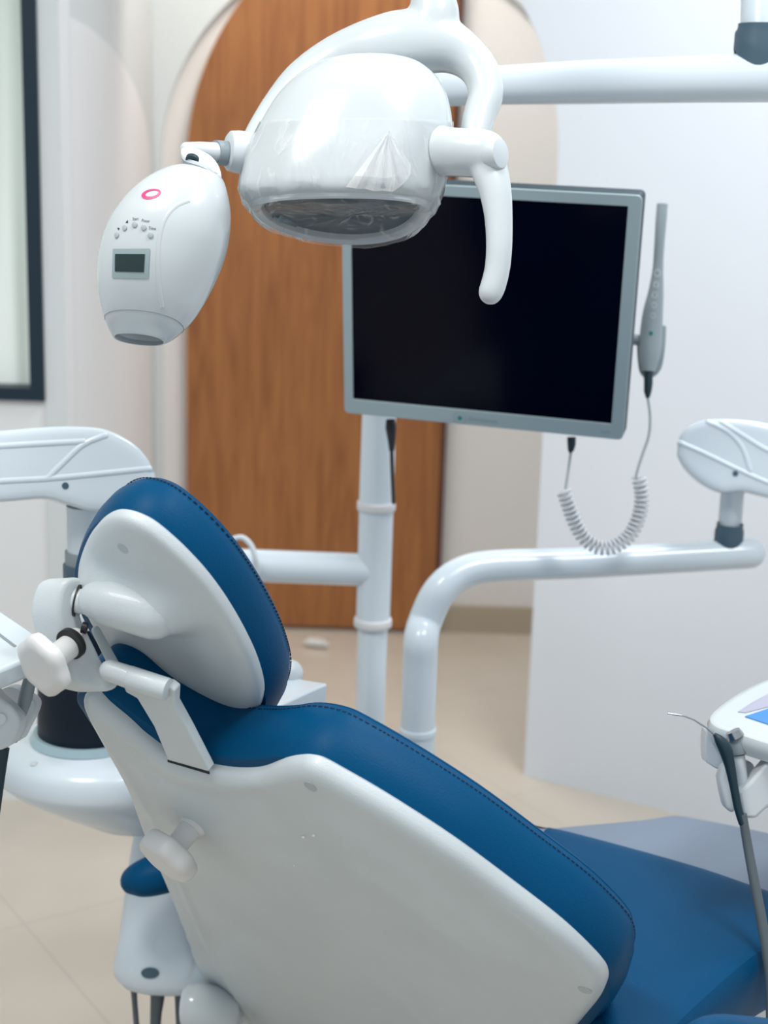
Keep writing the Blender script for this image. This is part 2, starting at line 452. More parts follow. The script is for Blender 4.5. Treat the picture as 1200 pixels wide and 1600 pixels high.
# left passage wall with a scallop of light put in as a whiter arched slab, then the window wall
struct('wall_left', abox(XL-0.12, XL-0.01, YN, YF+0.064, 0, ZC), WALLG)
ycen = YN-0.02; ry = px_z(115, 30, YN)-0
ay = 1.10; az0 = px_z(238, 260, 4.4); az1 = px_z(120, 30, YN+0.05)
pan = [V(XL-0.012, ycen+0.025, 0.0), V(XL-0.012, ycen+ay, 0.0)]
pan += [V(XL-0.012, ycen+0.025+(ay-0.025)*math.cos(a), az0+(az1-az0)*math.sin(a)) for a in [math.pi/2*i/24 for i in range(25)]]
struct('wall_left_scallop', prism(pan, V(0.012, 0, 0)), WALLL)
xw = px_x(114, 400, YN)
wx1 = px_x(78, 400, YN-0.03); wz0 = px_z(40, 616, YN-0.03)
struct('wall_window', G().add(*abox(-3.2, XL, YN-0.1, YN, 0, wz0)).add(*abox(wx1, XL, YN-0.1, YN, wz0, ZC)), WALLL)
w = struct('window_1', G().add(*abox(wx1-0.030, wx1, YN-0.115, YN-0.03, wz0, ZC-0.2)).add(*abox(-3.0, wx1-0.030, YN-0.115, YN-0.03, wz0, wz0+0.028)), FRAME)
build('window_pane', abox(-3.0, wx1-0.030, YN-0.06, YN-0.05, wz0+0.028, ZC-0.2), FROST, w, smooth=False)
struct('wall_shade_strip_1', abox(wx1+0.001, XL-0.001, YN-0.106, YN-0.101, 0.0, ZC-0.01), WALLG)  # shade on the wall beside the window frame, painted as a greyer strip
# right wall beside the passage: straight jamb, quarter arch above, turned a little towards the view
WA = math.radians(-30); WD = V(math.cos(WA), math.sin(WA), 0); WN = V(-WD.y, WD.x, 0)
WOo = PZ(823, 1212, 0)
def wuz(x, y): p = PP(x, y, WOo, WN); return (p-WOo).dot(WD), p.z
u1, zsp = wuz(872, 250); u0, _ = wuz(400, 250); zcr = wuz(400, -220)[1]
g = G()
def wq(pts4):
    v = [WOo+WD*u+WN*t+EZ*z for t in (0, 0.05) for u, z in pts4]
    g.add(v, [(0, 1, 2, 3), (7, 6, 5, 4), (0, 4, 5, 1), (1, 5, 6, 2), (2, 6, 7, 3), (3, 7, 4, 0)])
uj = (u1+0.0)
rp = [(u0+(uj-u0)*math.cos(a_), zsp+(zcr-zsp)*math.sin(a_)) for a_ in [math.pi/2*i/40 for i in range(41)]]
for a_, b_ in zip(rp[:-1], rp[1:]):
    if a_[0]-b_[0] > 1e-5: wq([b_, a_, (a_[0], ZC), (b_[0], ZC)])
wq([(uj, 0), (2.9, 0), (2.9, ZC), (uj, ZC)]); wq([(XL/math.cos(WA)-WOo.x, zcr), (u0, zcr), (u0, ZC), (XL/math.cos(WA)-WOo.x, ZC)])
struct('wall_right', g, WALLW)

# ================================================================== DENTAL CHAIR
AL = math.radians(32); RH = math.radians(35)
CR = V(math.cos(AL), -math.sin(AL), 0); CF = V(math.sin(AL), math.cos(AL), 0)
CU = EZ*math.cos(RH)-CF*math.sin(RH); CN = CF*math.cos(RH)+EZ*math.sin(RH)
OB = P(300, 1180, 1.62)
base = OB+CF*0.75+CR*0.08; base.z = 0
chair = thing('dental_chair', 'reclined dental chair with blue vinyl cushions, white back shell and knob-adjusted headrest', 'dental chair', base)
def onback(x, y, h=0.0): return PP(x, y, OB-CN*h, CN)
shell_px = [(128, 1096), (134, 1089), (148, 1097), (185, 1127), (228, 1162), (262, 1185), (300, 1200), (335, 1208), (370, 1212), (402, 1211), (430, 1203), (458, 1197), (486, 1199),
            (530, 1222), (600, 1263), (700, 1328), (800, 1402), (872, 1458), (922, 1505), (941, 1530), (939, 1556), (912, 1592), (868, 1640), (800, 1690), (700, 1730), (600, 1740), (500, 1722),
            (430, 1665), (372, 1608), (334, 1560), (303, 1500), (264, 1395), (226, 1308), (196, 1228), (158, 1158), (136, 1118)]
def outline(px, fn, n=5): return [fn(x, y) for x, y in catmull(px, n, True)]
HS = 0.014
so = outline(shell_px, lambda x, y: onback(x, y, HS))
so0 = [p+CN*HS for p in so]
def polyd(p, L):
    best = 9
    for a_, b_ in zip(L[:-1], L[1:]):
        ab = b_-a_; t = max(0, min(1, (p-a_).dot(ab)/ab.dot(ab))); r = p-(a_+ab*t); r -= CN*r.dot(CN); best = min(best, r.length)
    return best
CRL = [onback(*q, 0.02) for q in ((146, 1118), (168, 1155), (200, 1205), (238, 1272), (272, 1345), (312, 1440), (352, 1520), (420, 1620))]
CRT = [onback(*q, 0.02) for q in ((175, 1150), (230, 1200), (290, 1232), (350, 1248), (410, 1244))]
WV1 = [onback(*q, 0.02) for q in ((345, 1400), (352, 1450), (372, 1500), (392, 1600))]
WV2 = [onback(*q, 0.02) for q in ((500, 1400), (560, 1480), (640, 1560), (700, 1620))]
def srel(p, d):
    f = min(1, max(0, (d-0.004)/0.012))
    return f*(0.0028*math.exp(-(polyd(p, CRL)/0.006)**2) - 0.0022*math.exp(-(polyd(p, CRT)/0.010)**2) + 0.0009*math.exp(-(polyd(p, WV1)/0.008)**2) + 0.0008*math.exp(-(polyd(p, WV2)/0.014)**2))
shell = build('backrest_shell', pill(so0, -CN, [(0.006, -0.004), (0.0, 0.0), (0.0, HS*0.6), (0.0015, HS*0.9), (0.005, HS+0.003), (0.011, HS+0.0065), (0.018, HS+0.008), (0.03, HS+0.0085), (0.05, HS+0.010), (0.08, HS+0.014), (0.13, HS+0.018)], grid=0.005, extra=srel), SHELL, chair)
SB = bvh(shell)
for px in ([(471, 1306), (476, 1305), (477, 1309), (473, 1309)], [(489, 1303), (493, 1303), (492, 1307), (488, 1306)], [(459, 1350), (461, 1351), (460, 1354)]):
    decal('scuff_mark', px, [tuple(range(len(px)))], SB, SCUFF, shell, 0.0006)
# cushion: follows the shell, bulges beyond the top notch
cush_px = [(120, 1092), (135, 1076), (170, 1085), (215, 1120), (262, 1150), (310, 1176), (355, 1184), (400, 1186), (440, 1183), (486, 1192),
           (532, 1215), (602, 1256), (703, 1321), (804, 1395), (878, 1451), (930, 1500), (951, 1530), (950, 1562), (922, 1600), (876, 1652), (800, 1700), (700, 1738), (600, 1748), (500, 1728),
           (430, 1668), (380, 1608), (342, 1560), (311, 1500), (272, 1395), (234, 1308), (204, 1228), (160, 1158), (134, 1118)]
co = outline(cush_px, lambda x, y: onback(x, y, 0))
TC = 0.078
cushion = build('backrest_cushion', pill(co, CN, [(0.012, -0.004), (0.0, 0.0), (-0.006, 0.012), (-0.008, 0.03), (-0.006, 0.05), (-0.001, 0.064), (0.004, 0.072), (0.012, 0.078), (0.028, 0.083), (0.06, 0.086), (0.12, 0.086)]), BLUE, chair)
def seam(loop, nrm, ins, h, step, r=0.0006):
    c = sum(loop, Vector())/len(loop); g = G(); N = len(loop)
    pts = []
    for i in range(N):
        t = (loop[(i+1) % N]-loop[i-1]).normalized(); q = nrm.cross(t).normalized()
        if q.dot(c-loop[i]) < 0: q = -q
        pts.append(loop[i]+q*ins+nrm*h)
    acc = 0; 
    for i in range(N):
        a, b = pts[i], pts[(i+1) % N]; L = (b-a).length; k = 0
        n = max(1, int(L/step))
        for j in range(n):
            p = a.lerp(b, (j+0.1)/n); q = a.lerp(b, (j+0.7)/n); g.add(*tube([p, q], r, 6))
    return g
build('seam_stitching', seam(co, CN, -0.0012, 0.0645, 0.0045, 0.0008), THREAD, cushion)
g = G(); 
def offset_loop(loop, nrm, ins, h):
    c = sum(loop, Vector())/len(loop); N = len(loop); out = []
    for i in range(N):
        t = (loop[(i+1) % N]-loop[i-1]).normalized(); q = nrm.cross(t).normalized()
        if q.dot(c-loop[i]) < 0: q = -q
        out.append(loop[i]+q*ins+nrm*h)
    return out
build('piping', tube(offset_loop(co, CN, 0.0048, 0.0725)+offset_loop(co, CN, 0.0048, 0.0725)[:1], 0.0011, 8), BLUE, cushion)
for x, y in ((485, 1229), (914, 1547)):
    h, n = hit(SB, x, y)
    build('screw_cap', cyl(h-n*0.002, h+n*0.0004, 0.0072, 24), CAPG, shell)
# knob on the back shell
def knob(c, ax, r, th, lobes=7, name='knob', m=WARMW, parent=None):
    ax = ax.normalized(); x = ax.orthogonal().normalized(); y = ax.cross(x); rings = []
    for rr, h in ((0.55, 0), (0.86, 0.05), (0.97, 0.18), (1.0, 0.42), (1.0, 0.62), (0.95, 0.82), (0.84, 0.95), (0.72, 1.0), (0.6, 0.97), (0.3, 0.95), (0.05, 0.95)):
        ring = []
        for i in range(84):
            a = 2*math.pi*i/84; lob = 1+0.045*math.cos(lobes*a)*(1 if rr > 0.8 else 0.3)
            ring.append(c+ax*th*h+(x*math.cos(a)+y*math.sin(a))*r*rr*lob)
        rings.append(ring)
    return build(name, loft(rings), m, parent)
h1, n1 = hit(SB, 300, 1292)
tip = P(268, 1322, 1.545)
ax = (-CN*1.0-CR*0.15).normalized()
h1b = h1
kb = h1b+ax*0.028
kn = knob(kb, ax, 0.0345, 0.026, 7, 'lock_knob', WARMW, chair)
build('knob_stem', cyl(h1b-ax*0.004, kb+ax*0.004, 0.0125, 28), WARMW, kn)
build('stem_collar', cyl(h1b-ax*0.003, h1b+ax*0.003, 0.017, 28, 0.0145), WARMW, kn)

# ---------------- headrest
RHH = math.radians(34)
HU = EZ*math.cos(RHH)-CF*math.sin(RHH); HN = CF*math.cos(RHH)+EZ*math.sin(RHH)
OH = P(265, 970, 1.60)
def onhead(x, y, h=0.0): return PP(x, y, OH-HN*h, HN)
hs_px = [(119, 905), (124, 872), (140, 836), (160, 816), (182, 809), (208, 816), (237, 833), (280, 871), (320, 915), (355, 965), (385, 1020), (401, 1065), (404, 1096), (395, 1121), (375, 1135), (348, 1135), (310, 1121), (262, 1095), (205, 1050), (160, 1003), (128, 950)]
ho = outline(hs_px, lambda x, y: onhead(x, y, 0.012)); ho0 = [p+HN*0.012 for p in ho]
HA, HBp = onhead(150, 930, 0.03), onhead(252, 955, 0.03)
def hbump(p, d):
    ab = HBp-HA; t = max(0, min(1, (p-HA).dot(ab)/ab.dot(ab))); q = HA+ab*t; r = (p-q); r = (r-HN*r.dot(HN)).length
    return 0.034*math.exp(-(r/0.030)**2.6)*min(1, d/0.02)
hshell = build('headrest_shell', pill(ho0, -HN, [(0.005, -0.004), (0.0, 0.0), (0.0, 0.008), (0.002, 0.0115), (0.006, 0.0145), (0.012, 0.0165), (0.02, 0.0175), (0.03, 0.018), (0.06, 0.021), (0.10, 0.023), (0.13, 0.023)], grid=0.0045, extra=hbump), SHELL, chair)
hc_px = [(117, 905), (121, 872), (137, 834), (158, 812), (182, 805), (210, 811), (240, 828), (284, 866), (325, 911), (361, 962), (392, 1017), (410, 1063), (415, 1097), (406, 1128), (382, 1145), (348, 1146), (306, 1131), (256, 1104), (200, 1058), (154, 1008), (124, 952)]
hc = outline(hc_px, lambda x, y: onhead(x, y, 0))
hcush = build('headrest_cushion', pill(hc, HN, [(0.01, -0.003), (0.0, 0.0), (-0.004, 0.010), (-0.006, 0.025), (-0.005, 0.04), (0.0, 0.052), (0.006, 0.060), (0.015, 0.065), (0.03, 0.068), (0.08, 0.070), (0.13, 0.070)]), BLUE, chair)
build('seam_stitching', seam(hc, HN, -0.0008, 0.0525, 0.0042, 0.0008), THREAD, hcush)
HB = bvh(hshell)
for x, y in ((192, 857), (358, 1110)):
    h, n = hit(HB, x, y)
    build('screw_cap', cyl(h-n*0.002, h+n*0.0003, 0.0065, 24), CAPG, hshell)
# pivot housing bulging from the headrest shell: from (115,940) to (262,965)
def blob(pp, seg=28, flat=1.0, smooth=5): return ptube(pp, seg, flat, 1, smooth)
build('pivot_housing', blob([(152, 938, 1.532, 30), (172, 943, 1.529, 35), (205, 952, 1.525, 37), (238, 961, 1.523, 38), (243, 962, 1.523, 37)]), SHELL, hshell)
# upper link arm (a rounded bar seen from the side)
LA = P(92, 925, 1.545); LB = P(150, 1050, 1.575)
def plate(px, d, off, name, m, parent, bevel=0.004):
    pts = [PP(x, y, P(px[0][0], px[0][1], d), CR) for x, y in px]
    return build(name, prism(pts, off), m, parent, bevel=bevel)
def vplate(px, o, nrm, off, name, m, parent, bevel=0.004, n=4, closed=True, segs=3):
    pts = [PP(x, y, o, nrm) for x, y in catmull(px, n, True)] if n else [PP(x, y, o, nrm) for x, y in px]
    return build(name, prism(pts, off), m, parent, bevel=bevel, segs=segs)
# link plate faces the view, its thickness runs along the pivot axis (to the left side)
Lax = (P(40, 925, 1.60)-P(110, 944, 1.56)).normalized()
lo = P(115, 940, 1.55)
ln = (FW*-1+RT*0.55+UP*0.1).normalized()
link_px = [(100, 912), (120, 902), (133, 908), (137, 925), (136, 945), (128, 962), (140, 990), (150, 1010), (165, 1040), (182, 1058), (186, 1072), (172, 1080), (150, 1078), (120, 1065), (104, 1020), (96, 985), (90, 950)]
pts = [PP(x, y, lo, ln) for x, y in catmull(link_px, 3, True)]
toff = RT*-0.031+UP*-0.002+FW*0.012
link = build('link_arm', prism(pts, toff), SHELL, chair, bevel=0.004, segs=4)
build('pivot_pin', cyl(P(118, 938, 1.545), P(150, 944, 1.54), 0.0125, 28), WHITE2, link)
build('pivot_washer', cyl(P(119, 938, 1.548), P(122, 938.6, 1.548), 0.0165, 28), BLACK, link)
# big locking knob on the link
kax = (P(40, 1056, 1.475)-P(100, 1003, 1.55)).normalized()
k2c = P(80, 1032, 1.515)
k2 = knob(k2c, RT*-0.62+UP*-0.40-FW*0.66, 0.0325, 0.019, 6, 'lock_knob', WARMW, chair)
sa = P(124, 998, 1.55); sb = P(82, 1030, 1.516)
build('knob_stem', cyl(sa, sb, 0.0125, 28), WARMW, k2)
sd = (sb-sa).normalized()
build('rubber_ring', cyl(P(112, 1005, 1.537)-sd*0.002, P(112, 1005, 1.537)+sd*0.0035, 0.0165, 32), BLACK, k2)
LKB = bvh(link)
v, f = gridpx((120, 1013), (137, 999), (138.5, 1000.5), (121, 1015), 5, 1); decal('split_line', v, f, LKB, BLACK, link, 0.0004)
# second, inner link behind, plus small screw
build('inner_link', ptube([(150, 985, 1.60, 7), (185, 1052, 1.60, 9)], 14, 1, 1), SHELL, chair)
build('inner_screw', cyl(P(128, 980, 1.535), P(136, 982, 1.535), 0.006, 16), BLACK, link)
# lower hinge cylinder
hin = build('hinge_barrel', ptube([(172, 1048, 1.545, 17), (202, 1058, 1.54, 18)], 28, 1, 'a'), SHELL, chair)
build('hinge_sleeve', cyl(P(201, 1058, 1.54), P(262, 1078, 1.53), 0.0120, 28, ch=0.001), SHELL, chair)
# height bar sliding into the shell
bar_px = [(190, 1066), (205, 1062), (262, 1072), (272, 1080), (271, 1102), (292, 1140), (326, 1206), (262, 1188), (240, 1135), (214, 1092), (196, 1082)]
b1 = P(262, 1082, 1.538); b2 = hit(SB, 300, 1212)[0]; b2 = CAM+(b2-CAM)*0.997
bo = b1; bn = CR.cross(b2-b1).normalized()
if bn.dot(FW) > 0: bn = -bn
pts = [PP(x, y, bo, bn) for x, y in bar_px]
build('height_bar', prism(pts, -bn*0.012), SHELL, chair, bevel=0.002)
v, f = gridpx((262, 1187), (328, 1206), (328, 1210), (262, 1190.5), 8, 1); decal('bar_slot', v, f, SB, BLACK, shell, 0.0006)

# ---------------- seat, foot cover, armrests
ZS = 0.60
def q2(x, y, z): return PZ(x, y, z)
seat_px = [(835, 1300), (850, 1290), (890, 1294), (980, 1318), (1100, 1352), (1200, 1386), (1330, 1440), (1370, 1470), (1290, 1420), (1200, 1478), (1130, 1535), (1060, 1602), (980, 1700), (900, 1760), (700, 1640), (780, 1400)]
seat_px = [(838, 1302), (848, 1291), (870, 1290), (980, 1318), (1100, 1352), (1200, 1386), (1300, 1418), (1330, 1432), (1300, 1440), (1200, 1484), (1130, 1540), (1060, 1606), (1010, 1662), (970, 1650), (905, 1540), (810, 1440), (765, 1345)]
so2 = [q2(x, y, ZS) for x, y in catmull(seat_px, 4, True)]
seat = build('seat_cushion', pill(so2, EZ, [(0.02, -0.09), (0.004, -0.085), (0.0, -0.075), (-0.003, -0.05), (-0.003, -0.025), (0.0, -0.010), (0.006, -0.002), (0.016, 0.0), (0.03, 0.001), (0.08, 0.002), (0.13, 0.002)]), BLUE, chair)
sbase = [q2(x, y, ZS) for x, y in catmull([(850, 1310), (980, 1335), (1200, 1400), (1280, 1428), (1180, 1490), (1060, 1600), (1010, 1640), (960, 1600), (900, 1480)], 4, True)]
build('seat_base', pill([p-EZ*0.09 for p in sbase], -EZ, [(0.01, -0.002), (0.008, 0.03), (0.02, 0.055), (0.05, 0.07), (0.11, 0.08)]), WHITE2, chair)
ft = [(842, 1300), (860, 1291), (1000, 1278), (1050, 1271), (1090, 1276), (1200, 1298), (1300, 1325), (1420, 1370), (1420, 1450), (1200, 1420)]
fz = 0.575
fto = [q2(x, y, fz) for x, y in catmull(ft, 3, True)]
build('foot_cover', pill(fto, -EZ, [(0.008, -0.0), (0.002, 0.003), (0.0, 0.008), (0.0, 0.05), (0.01, 0.06), (0.03, 0.065), (0.11, 0.068)]), FOOT, chair)
# chair pedestal and base
cb = base+V(0.0, 0.0, 0)
pd = build('pedestal', G().add(*tube([cb+V(0, 0, 0.06), cb+V(0, 0, 0.2), cb+V(0, 0, 0.42)], [0.13, 0.10, 0.11], 32)), WHITE2, chair)
build('base_plate', tube([cb, cb+V(0, 0, 0.02), cb+V(0, 0, 0.055), cb+V(0, 0, 0.07)], [0.26, 0.262, 0.25, 0.2], 48), WHITE2, chair)
# left armrest pad
ap = [(190, 1384, 2.08, 5), (195, 1382, 2.08, 16), (210, 1376, 2.08, 27), (236, 1369, 2.08, 34), (290, 1352, 2.10, 37), (340, 1335, 2.12, 34)]
arm = build('armrest_pad', ptube(ap, 28, 0.9, 'b', 4), BLUE, chair)
# right armrest end at the bottom of the view
build('armrest_pad', ptube([(1078, 1640, 1.36, 30), (1110, 1622, 1.38, 34), (1160, 1622, 1.42, 34), (1230, 1630, 1.5, 34)], 28, 1, 1, 4), BLUE, chair)

# ================================================================== OPERATING LAMP
lp = thing('operating_lamp', 'white dome operating lamp on a curved yoke, glass wrapped in clear plastic film', 'dental lamp', P(540, 240, 1.72))
DL = 1.72
def sellipse(c, X, Y, a, b, n, e=2.2):
    out = []
    for i in range(n):
        t = 2*math.pi*i/n; ct, st = math.cos(t), math.sin(t)
        out.append(c + X*a*math.copysign(abs(ct)**(2/e), ct) + Y*b*math.copysign(abs(st)**(2/e), st))
    return out
def lring(xl, xr, y, tilt, bn, bf, depth=DL, n=72):
    """ring whose left and right ends lie at xl,xr; near half bn deep, far half bf deep; tilt lifts the near edge"""
    L, R = P(xl, y, depth), P(xr, y, depth)
    c = (L+R)/2; X = (R-L).normalized(); a = (R-L).length/2
    Yv = (EY - X*EY.dot(X)).normalized()
    Yn = (Yv*math.cos(tilt*0.42) - X.cross(Yv).normalized()*math.sin(tilt*0.42))
    Yv = (Yv*math.cos(tilt) - X.cross(Yv).normalized()*math.sin(tilt))
    out = []; k = min(1, tilt/0.5)
    for i in range(n):
        t = 2*math.pi*i/n; ct, st = math.cos(t), math.sin(t); e = 2.0+0.35*k if st < 0 else 2.0
        b = bn if st < 0 else bf*(1+0.16*k*ct)
        out.append(c + X*a*math.copysign(abs(ct)**(2/e), ct) + Y_(Yn if st < 0 else Yv, b*math.copysign(abs(st)**(2/e), st)))
    return out
def Y_(v, k): return v*k
LR = [(390, 674, 322, 0.56, 0.074, 0.082), (383, 682, 316, 0.56, 0.078, 0.088), (377, 688, 306, 0.53, 0.080, 0.090), (375, 694, 290, 0.46, 0.080, 0.088), (380, 701, 262, 0.34, 0.079, 0.082), (390, 706, 230, 0.22, 0.077, 0.076),
      (403, 707, 200, 0.12, 0.074, 0.072), (419, 704, 170, 0.05, 0.071, 0.070), (437, 696, 143, 0, 0.067, 0.065), (460, 682, 119, 0, 0.057, 0.057), (488, 662, 101, 0, 0.045, 0.045), (513, 642, 91, 0, 0.033, 0.033), (542, 615, 85, 0, 0.02, 0.02), (567, 592, 83.3, 0, 0.007, 0.007)]
LR = [tuple(r) for r in catmull(LR, 3)]
rings = [lring(*r) for r in LR]
dome = build('lamp_dome', loft(rings, False), WHITE, lp)
dome.data.polygons  # open below; the rim and the reflector close it
bm = bmesh.new(); bm.from_mesh(dome.data)
bmesh.ops.holes_fill(bm, edges=[e for e in bm.edges if e.is_boundary and (e.verts[0].co.z > 0)])
bm.to_mesh(dome.data); bm.free()
r0 = rings[0]; c0 = sum(r0, Vector())/len(r0)
fn = (r0[0]-c0).cross(r0[18]-c0).normalized()
if fn.z > 0: fn = -fn
def shr(k, h): return [c0+(p-c0)*k+fn*h for p in r0]
build('lamp_rim', loft([shr(1.0, 0), shr(0.985, 0.004), shr(0.95, 0.0055), shr(0.87, 0.003), shr(0.85, 0.0), shr(0.84, -0.02)], False), WHITE, lp)
refl = build('reflector', loft([shr(0.845, -0.004), shr(0.7, -0.022), shr(0.45, -0.04), shr(0.2, -0.046), shr(0.02, -0.047)], True), GLASSD, lp)
fx = (r0[0]-c0).normalized(); fy = fn.cross(fx).normalized()
g = G()
for i in range(11):
    a0 = 2*math.pi*i/11+0.1; a1 = a0+2*math.pi/11*0.8
    def rp_(a, k, h): return c0+fx*math.cos(a)*k*0.100+fy*math.sin(a)*k*0.076+fn*h
    g.add([rp_(a0, 0.80, -0.008), rp_(a1, 0.80, -0.008), rp_(a1, 0.45, -0.036), rp_(a0, 0.45, -0.036)], [(0, 1, 2, 3)])
build('mirror_facets', g, MIRROR, refl, solid=0.001)
build('bulb_cover', cyl(c0-fn*0.045, c0-fn*0.004, 0.017, 32, ch=0.003), NAVY, refl)
build('bulb_bracket', cyl(c0-fn*0.02+fx*0.014, c0-fn*0.012+fx*0.085, 0.003, 12), GREYP, refl)
g = G().add(*tube([c0+fx*0.052-fn*0.008+fx*0.026*math.cos(a)+fy*0.022*math.sin(a) for a in [2*math.pi*i/40 for i in range(41)]], 0.004, 10))
build('lens_ring', g, GREYP, refl)
# clear plastic film around the lower dome and over the glass
fr_ = []
rnd = random.Random(7)
nz = [rnd.uniform(-1, 1) for _ in range(400)]
def pleat(i, k): return max(abs(math.sin(i*0.61+0.05*k+nz[i % 60]*0.5)), 0)**7*(0.4+0.6*abs(nz[(i//4+37) % 90]))
def wob(i, k): return 0.5*math.sin(i*0.9+k*1.7)+0.35*math.sin(i*2.3+k*0.6)+0.35*math.sin(i*0.37-k*2.2)
fcount = 0
for k, r in enumerate(rings[:20]):
    c = sum(r, Vector())/len(r); amp = 0.0010 if k < 10 else 0.0003
    fr_.append([p+(p-c).normalized()*(0.0014+amp*max(0, wob(i, k))+0.0030*pleat(i, k)*max(0, 1-k/13)) for i, p in enumerate(r)])
fr_ = fr_[::-1]
for q, (k, h) in enumerate([(0.99, 0.008), (0.9, 0.0095), (0.75, 0.007), (0.58, 0.006), (0.4, 0.005), (0.22, 0.0045), (0.05, 0.004)]):
    fr_.append([p+fn*0.0012*wob(i, q+30)*(1 if q < 6 else 0) for i, p in enumerate(shr(k, h))])
fl = build('protective_film', loft(fr_, False), FILM, lp)
bmx = bmesh.new(); bmx.from_mesh(fl.data); bmesh.ops.holes_fill(bmx, edges=[e for e in bmx.edges if e.is_boundary and e.calc_length() < 0.002]); bmx.to_mesh(fl.data); bmx.free()
# folded corner of the film lying on the dome, and the loose tab at the right
DB = bvh(fl)
def fold(px, fc, off, name, zig=0.0):
    v = []
    for i, (x, y) in enumerate(px):
        h = DB.ray_cast(CAM, ray(x, y).normalized(), 10)
        if h[0] is None: v.append(P(x, y, DL)); continue
        n = h[1] if h[1].dot(ray(x, y)) < 0 else -h[1]
        v.append(h[0]+n*(off+zig*(i % 2)))
    return build(name, (v, fc), FILM2, fl, smooth=False)
apx = (607, 206); base_ = [(540, 292), (556, 293), (570, 294), (584, 296), (598, 297), (612, 297), (624, 292), (633, 283), (641, 272), (640, 258)]
v = []; fcs = []
for j in range(6):
    for (x, y) in base_:
        t = j/5; v.append((apx[0]*(1-t)+x*t + (3 if x > 600 else -3)*math.sin(t*3)*0, apx[1]*(1-t)+y*t+0.01*x*0))
for j in range(5):
    for i in range(9): q = j*10+i; fcs.append((q, q+1, q+11, q+10))
fold(v, fcs, 0.001, 'film_fold', 0.0022)
tb = [P(683, 300, 1.70), P(672, 336, 1.70), P(684, 322, 1.695), P(687, 310, 1.70), P(664, 346, 1.705), P(689, 319, 1.705)]
build('film_tab', (tb, [(0, 3, 2, 1), (1, 2, 5, 4), (3, 5, 2)]), FILM2, fl, smooth=False)

# yoke
yk = [(388, 236, 1.75, 17), (404, 208, 1.775, 21), (436, 168, 1.80, 28), (476, 128, 1.81, 35), (530, 98, 1.81, 43), (590, 78, 1.80, 50), (640, 68, 1.795, 52), (690, 70, 1.79, 44), (728, 88, 1.785, 34), (752, 115, 1.775, 29.5), (759, 148, 1.765, 28), (749, 180, 1.755, 26), (741, 215, 1.745, 24), (738, 240, 1.74, 21)]
nk = [(676, -130, 1.79, 31), (676, -40, 1.79, 33), (677, -5, 1.79, 35), (678, 20, 1.79, 40), (676, 45, 1.79, 40), (672, 62, 1.79, 32)]
def blend(o, vox, it, fac=0.5):
    m_ = o.modifiers.new('remesh', 'REMESH'); m_.mode = 'VOXEL'; m_.voxel_size = vox; m_.use_smooth_shade = True
    m_ = o.modifiers.new('smooth', 'SMOOTH'); m_.factor = fac; m_.iterations = it
    return o
yoke = blend(build('yoke', G().add(*ptube(yk, 36, 1.0, 0, 6)).add(*ptube(nk, 36, 1, 0, 5)), WHITE, lp), 0.0025, 22)
# left hub (knob and grey ring belong to the lamp), right pivot and handle
hub = build('pivot_hub', tube([P(398, 242, 1.735), P(388, 240, 1.732), P(370, 237, 1.727), P(358, 235.5, 1.724), P(354.5, 235, 1.723)], [0.024, 0.0238, 0.0235, 0.022, 0.0185], 36), WHITE2, lp)
hd = [(760, 245, 1.66, 30), (766, 270, 1.657, 31), (774, 300, 1.652, 27.5), (779, 340, 1.648, 24), (780, 385, 1.645, 22.3), (777, 420, 1.645, 21.5), (771, 445, 1.645, 21.5), (767, 456, 1.645, 21)]
ph = blend(build('handle', G().add(*ptube([(646, 238, 1.735, 62), (658, 237, 1.72, 55), (672, 236.5, 1.705, 47), (690, 237, 1.69, 40), (712, 238, 1.675, 37.5), (740, 239, 1.665, 38), (756, 240, 1.66, 37)], 36, 1, 'b', 3)).add(*ptube(hd, 32, 0.8, 'b', 5)), WHITE, lp), 0.0022, 14)
capn = (RT*0.80-FW*0.60).normalized(); capc = P(778, 240, 1.642)
build('pivot_cap', cyl(capc-capn*0.012, capc+capn*0.004, 0.0160, 36, ch=0.0012), WHITE2, ph)

# ================================================================== WHITENING LAMP
wl = thing('whitening_lamp', 'white egg-shaped tooth whitening lamp with small display, five buttons and pink ring logo', 'whitening lamp', P(255, 400, 1.66))
DW = 1.66
wr = [(291, 262, 342, 274), (281, 264, 347, 282), (262, 270, 352, 297), (235, 284, 356.5, 317), (208, 307, 358, 338), (186, 335, 356, 362), (170, 365, 351, 388), (160, 398, 342, 414), (156, 428, 330, 440), (156, 456, 316, 466), (160, 480, 301, 490), (166, 502, 285, 509), (171, 516, 272, 523), (177, 527, 258, 534)]
rings = []
wr = catmull([(*r, b) for r, b in zip(wr, [0.02, 0.026, 0.034, 0.042, 0.050, 0.056, 0.059, 0.058, 0.055, 0.049, 0.041, 0.031, 0.021, 0.0105])], 3)
for k, (xl, yl, xr, yr, b) in enumerate(wr):
    L, R = P(xl, yl, DW+0.012), P(xr, yr, DW-0.008); c = (L+R)/2; X = (R-L).normalized()
    Yv = (FW - X*FW.dot(X)).normalized(); Zv = X.cross(Yv)
    tl = 0.42*k/len(wr)
    if k >= len(wr)-5: tl += 0.12*(k-(len(wr)-5))/4
    Yt = Yv*math.cos(tl)-(-UP)*(-1)*0 + (-UP - X*(-UP).dot(X)).normalized()*math.sin(tl)
    rings.append(sellipse(c, X, Yt.normalized(), (R-L).length/2, b, 72, 2.15))
wb = build('lamp_body', loft(rings+[[ (sum(rings[-1], Vector())/72)+(p-(sum(rings[-1], Vector())/72))*0.93 for p in rings[-1]], [ (sum(rings[-4], Vector())/72)+(p-(sum(rings[-4], Vector())/72))*0.86 for p in rings[-4]], [ (sum(rings[-9], Vector())/72)+(p-(sum(rings[-9], Vector())/72))*0.5 for p in rings[-9]]], True), WHITE, wl)
WBV = bvh(wb)
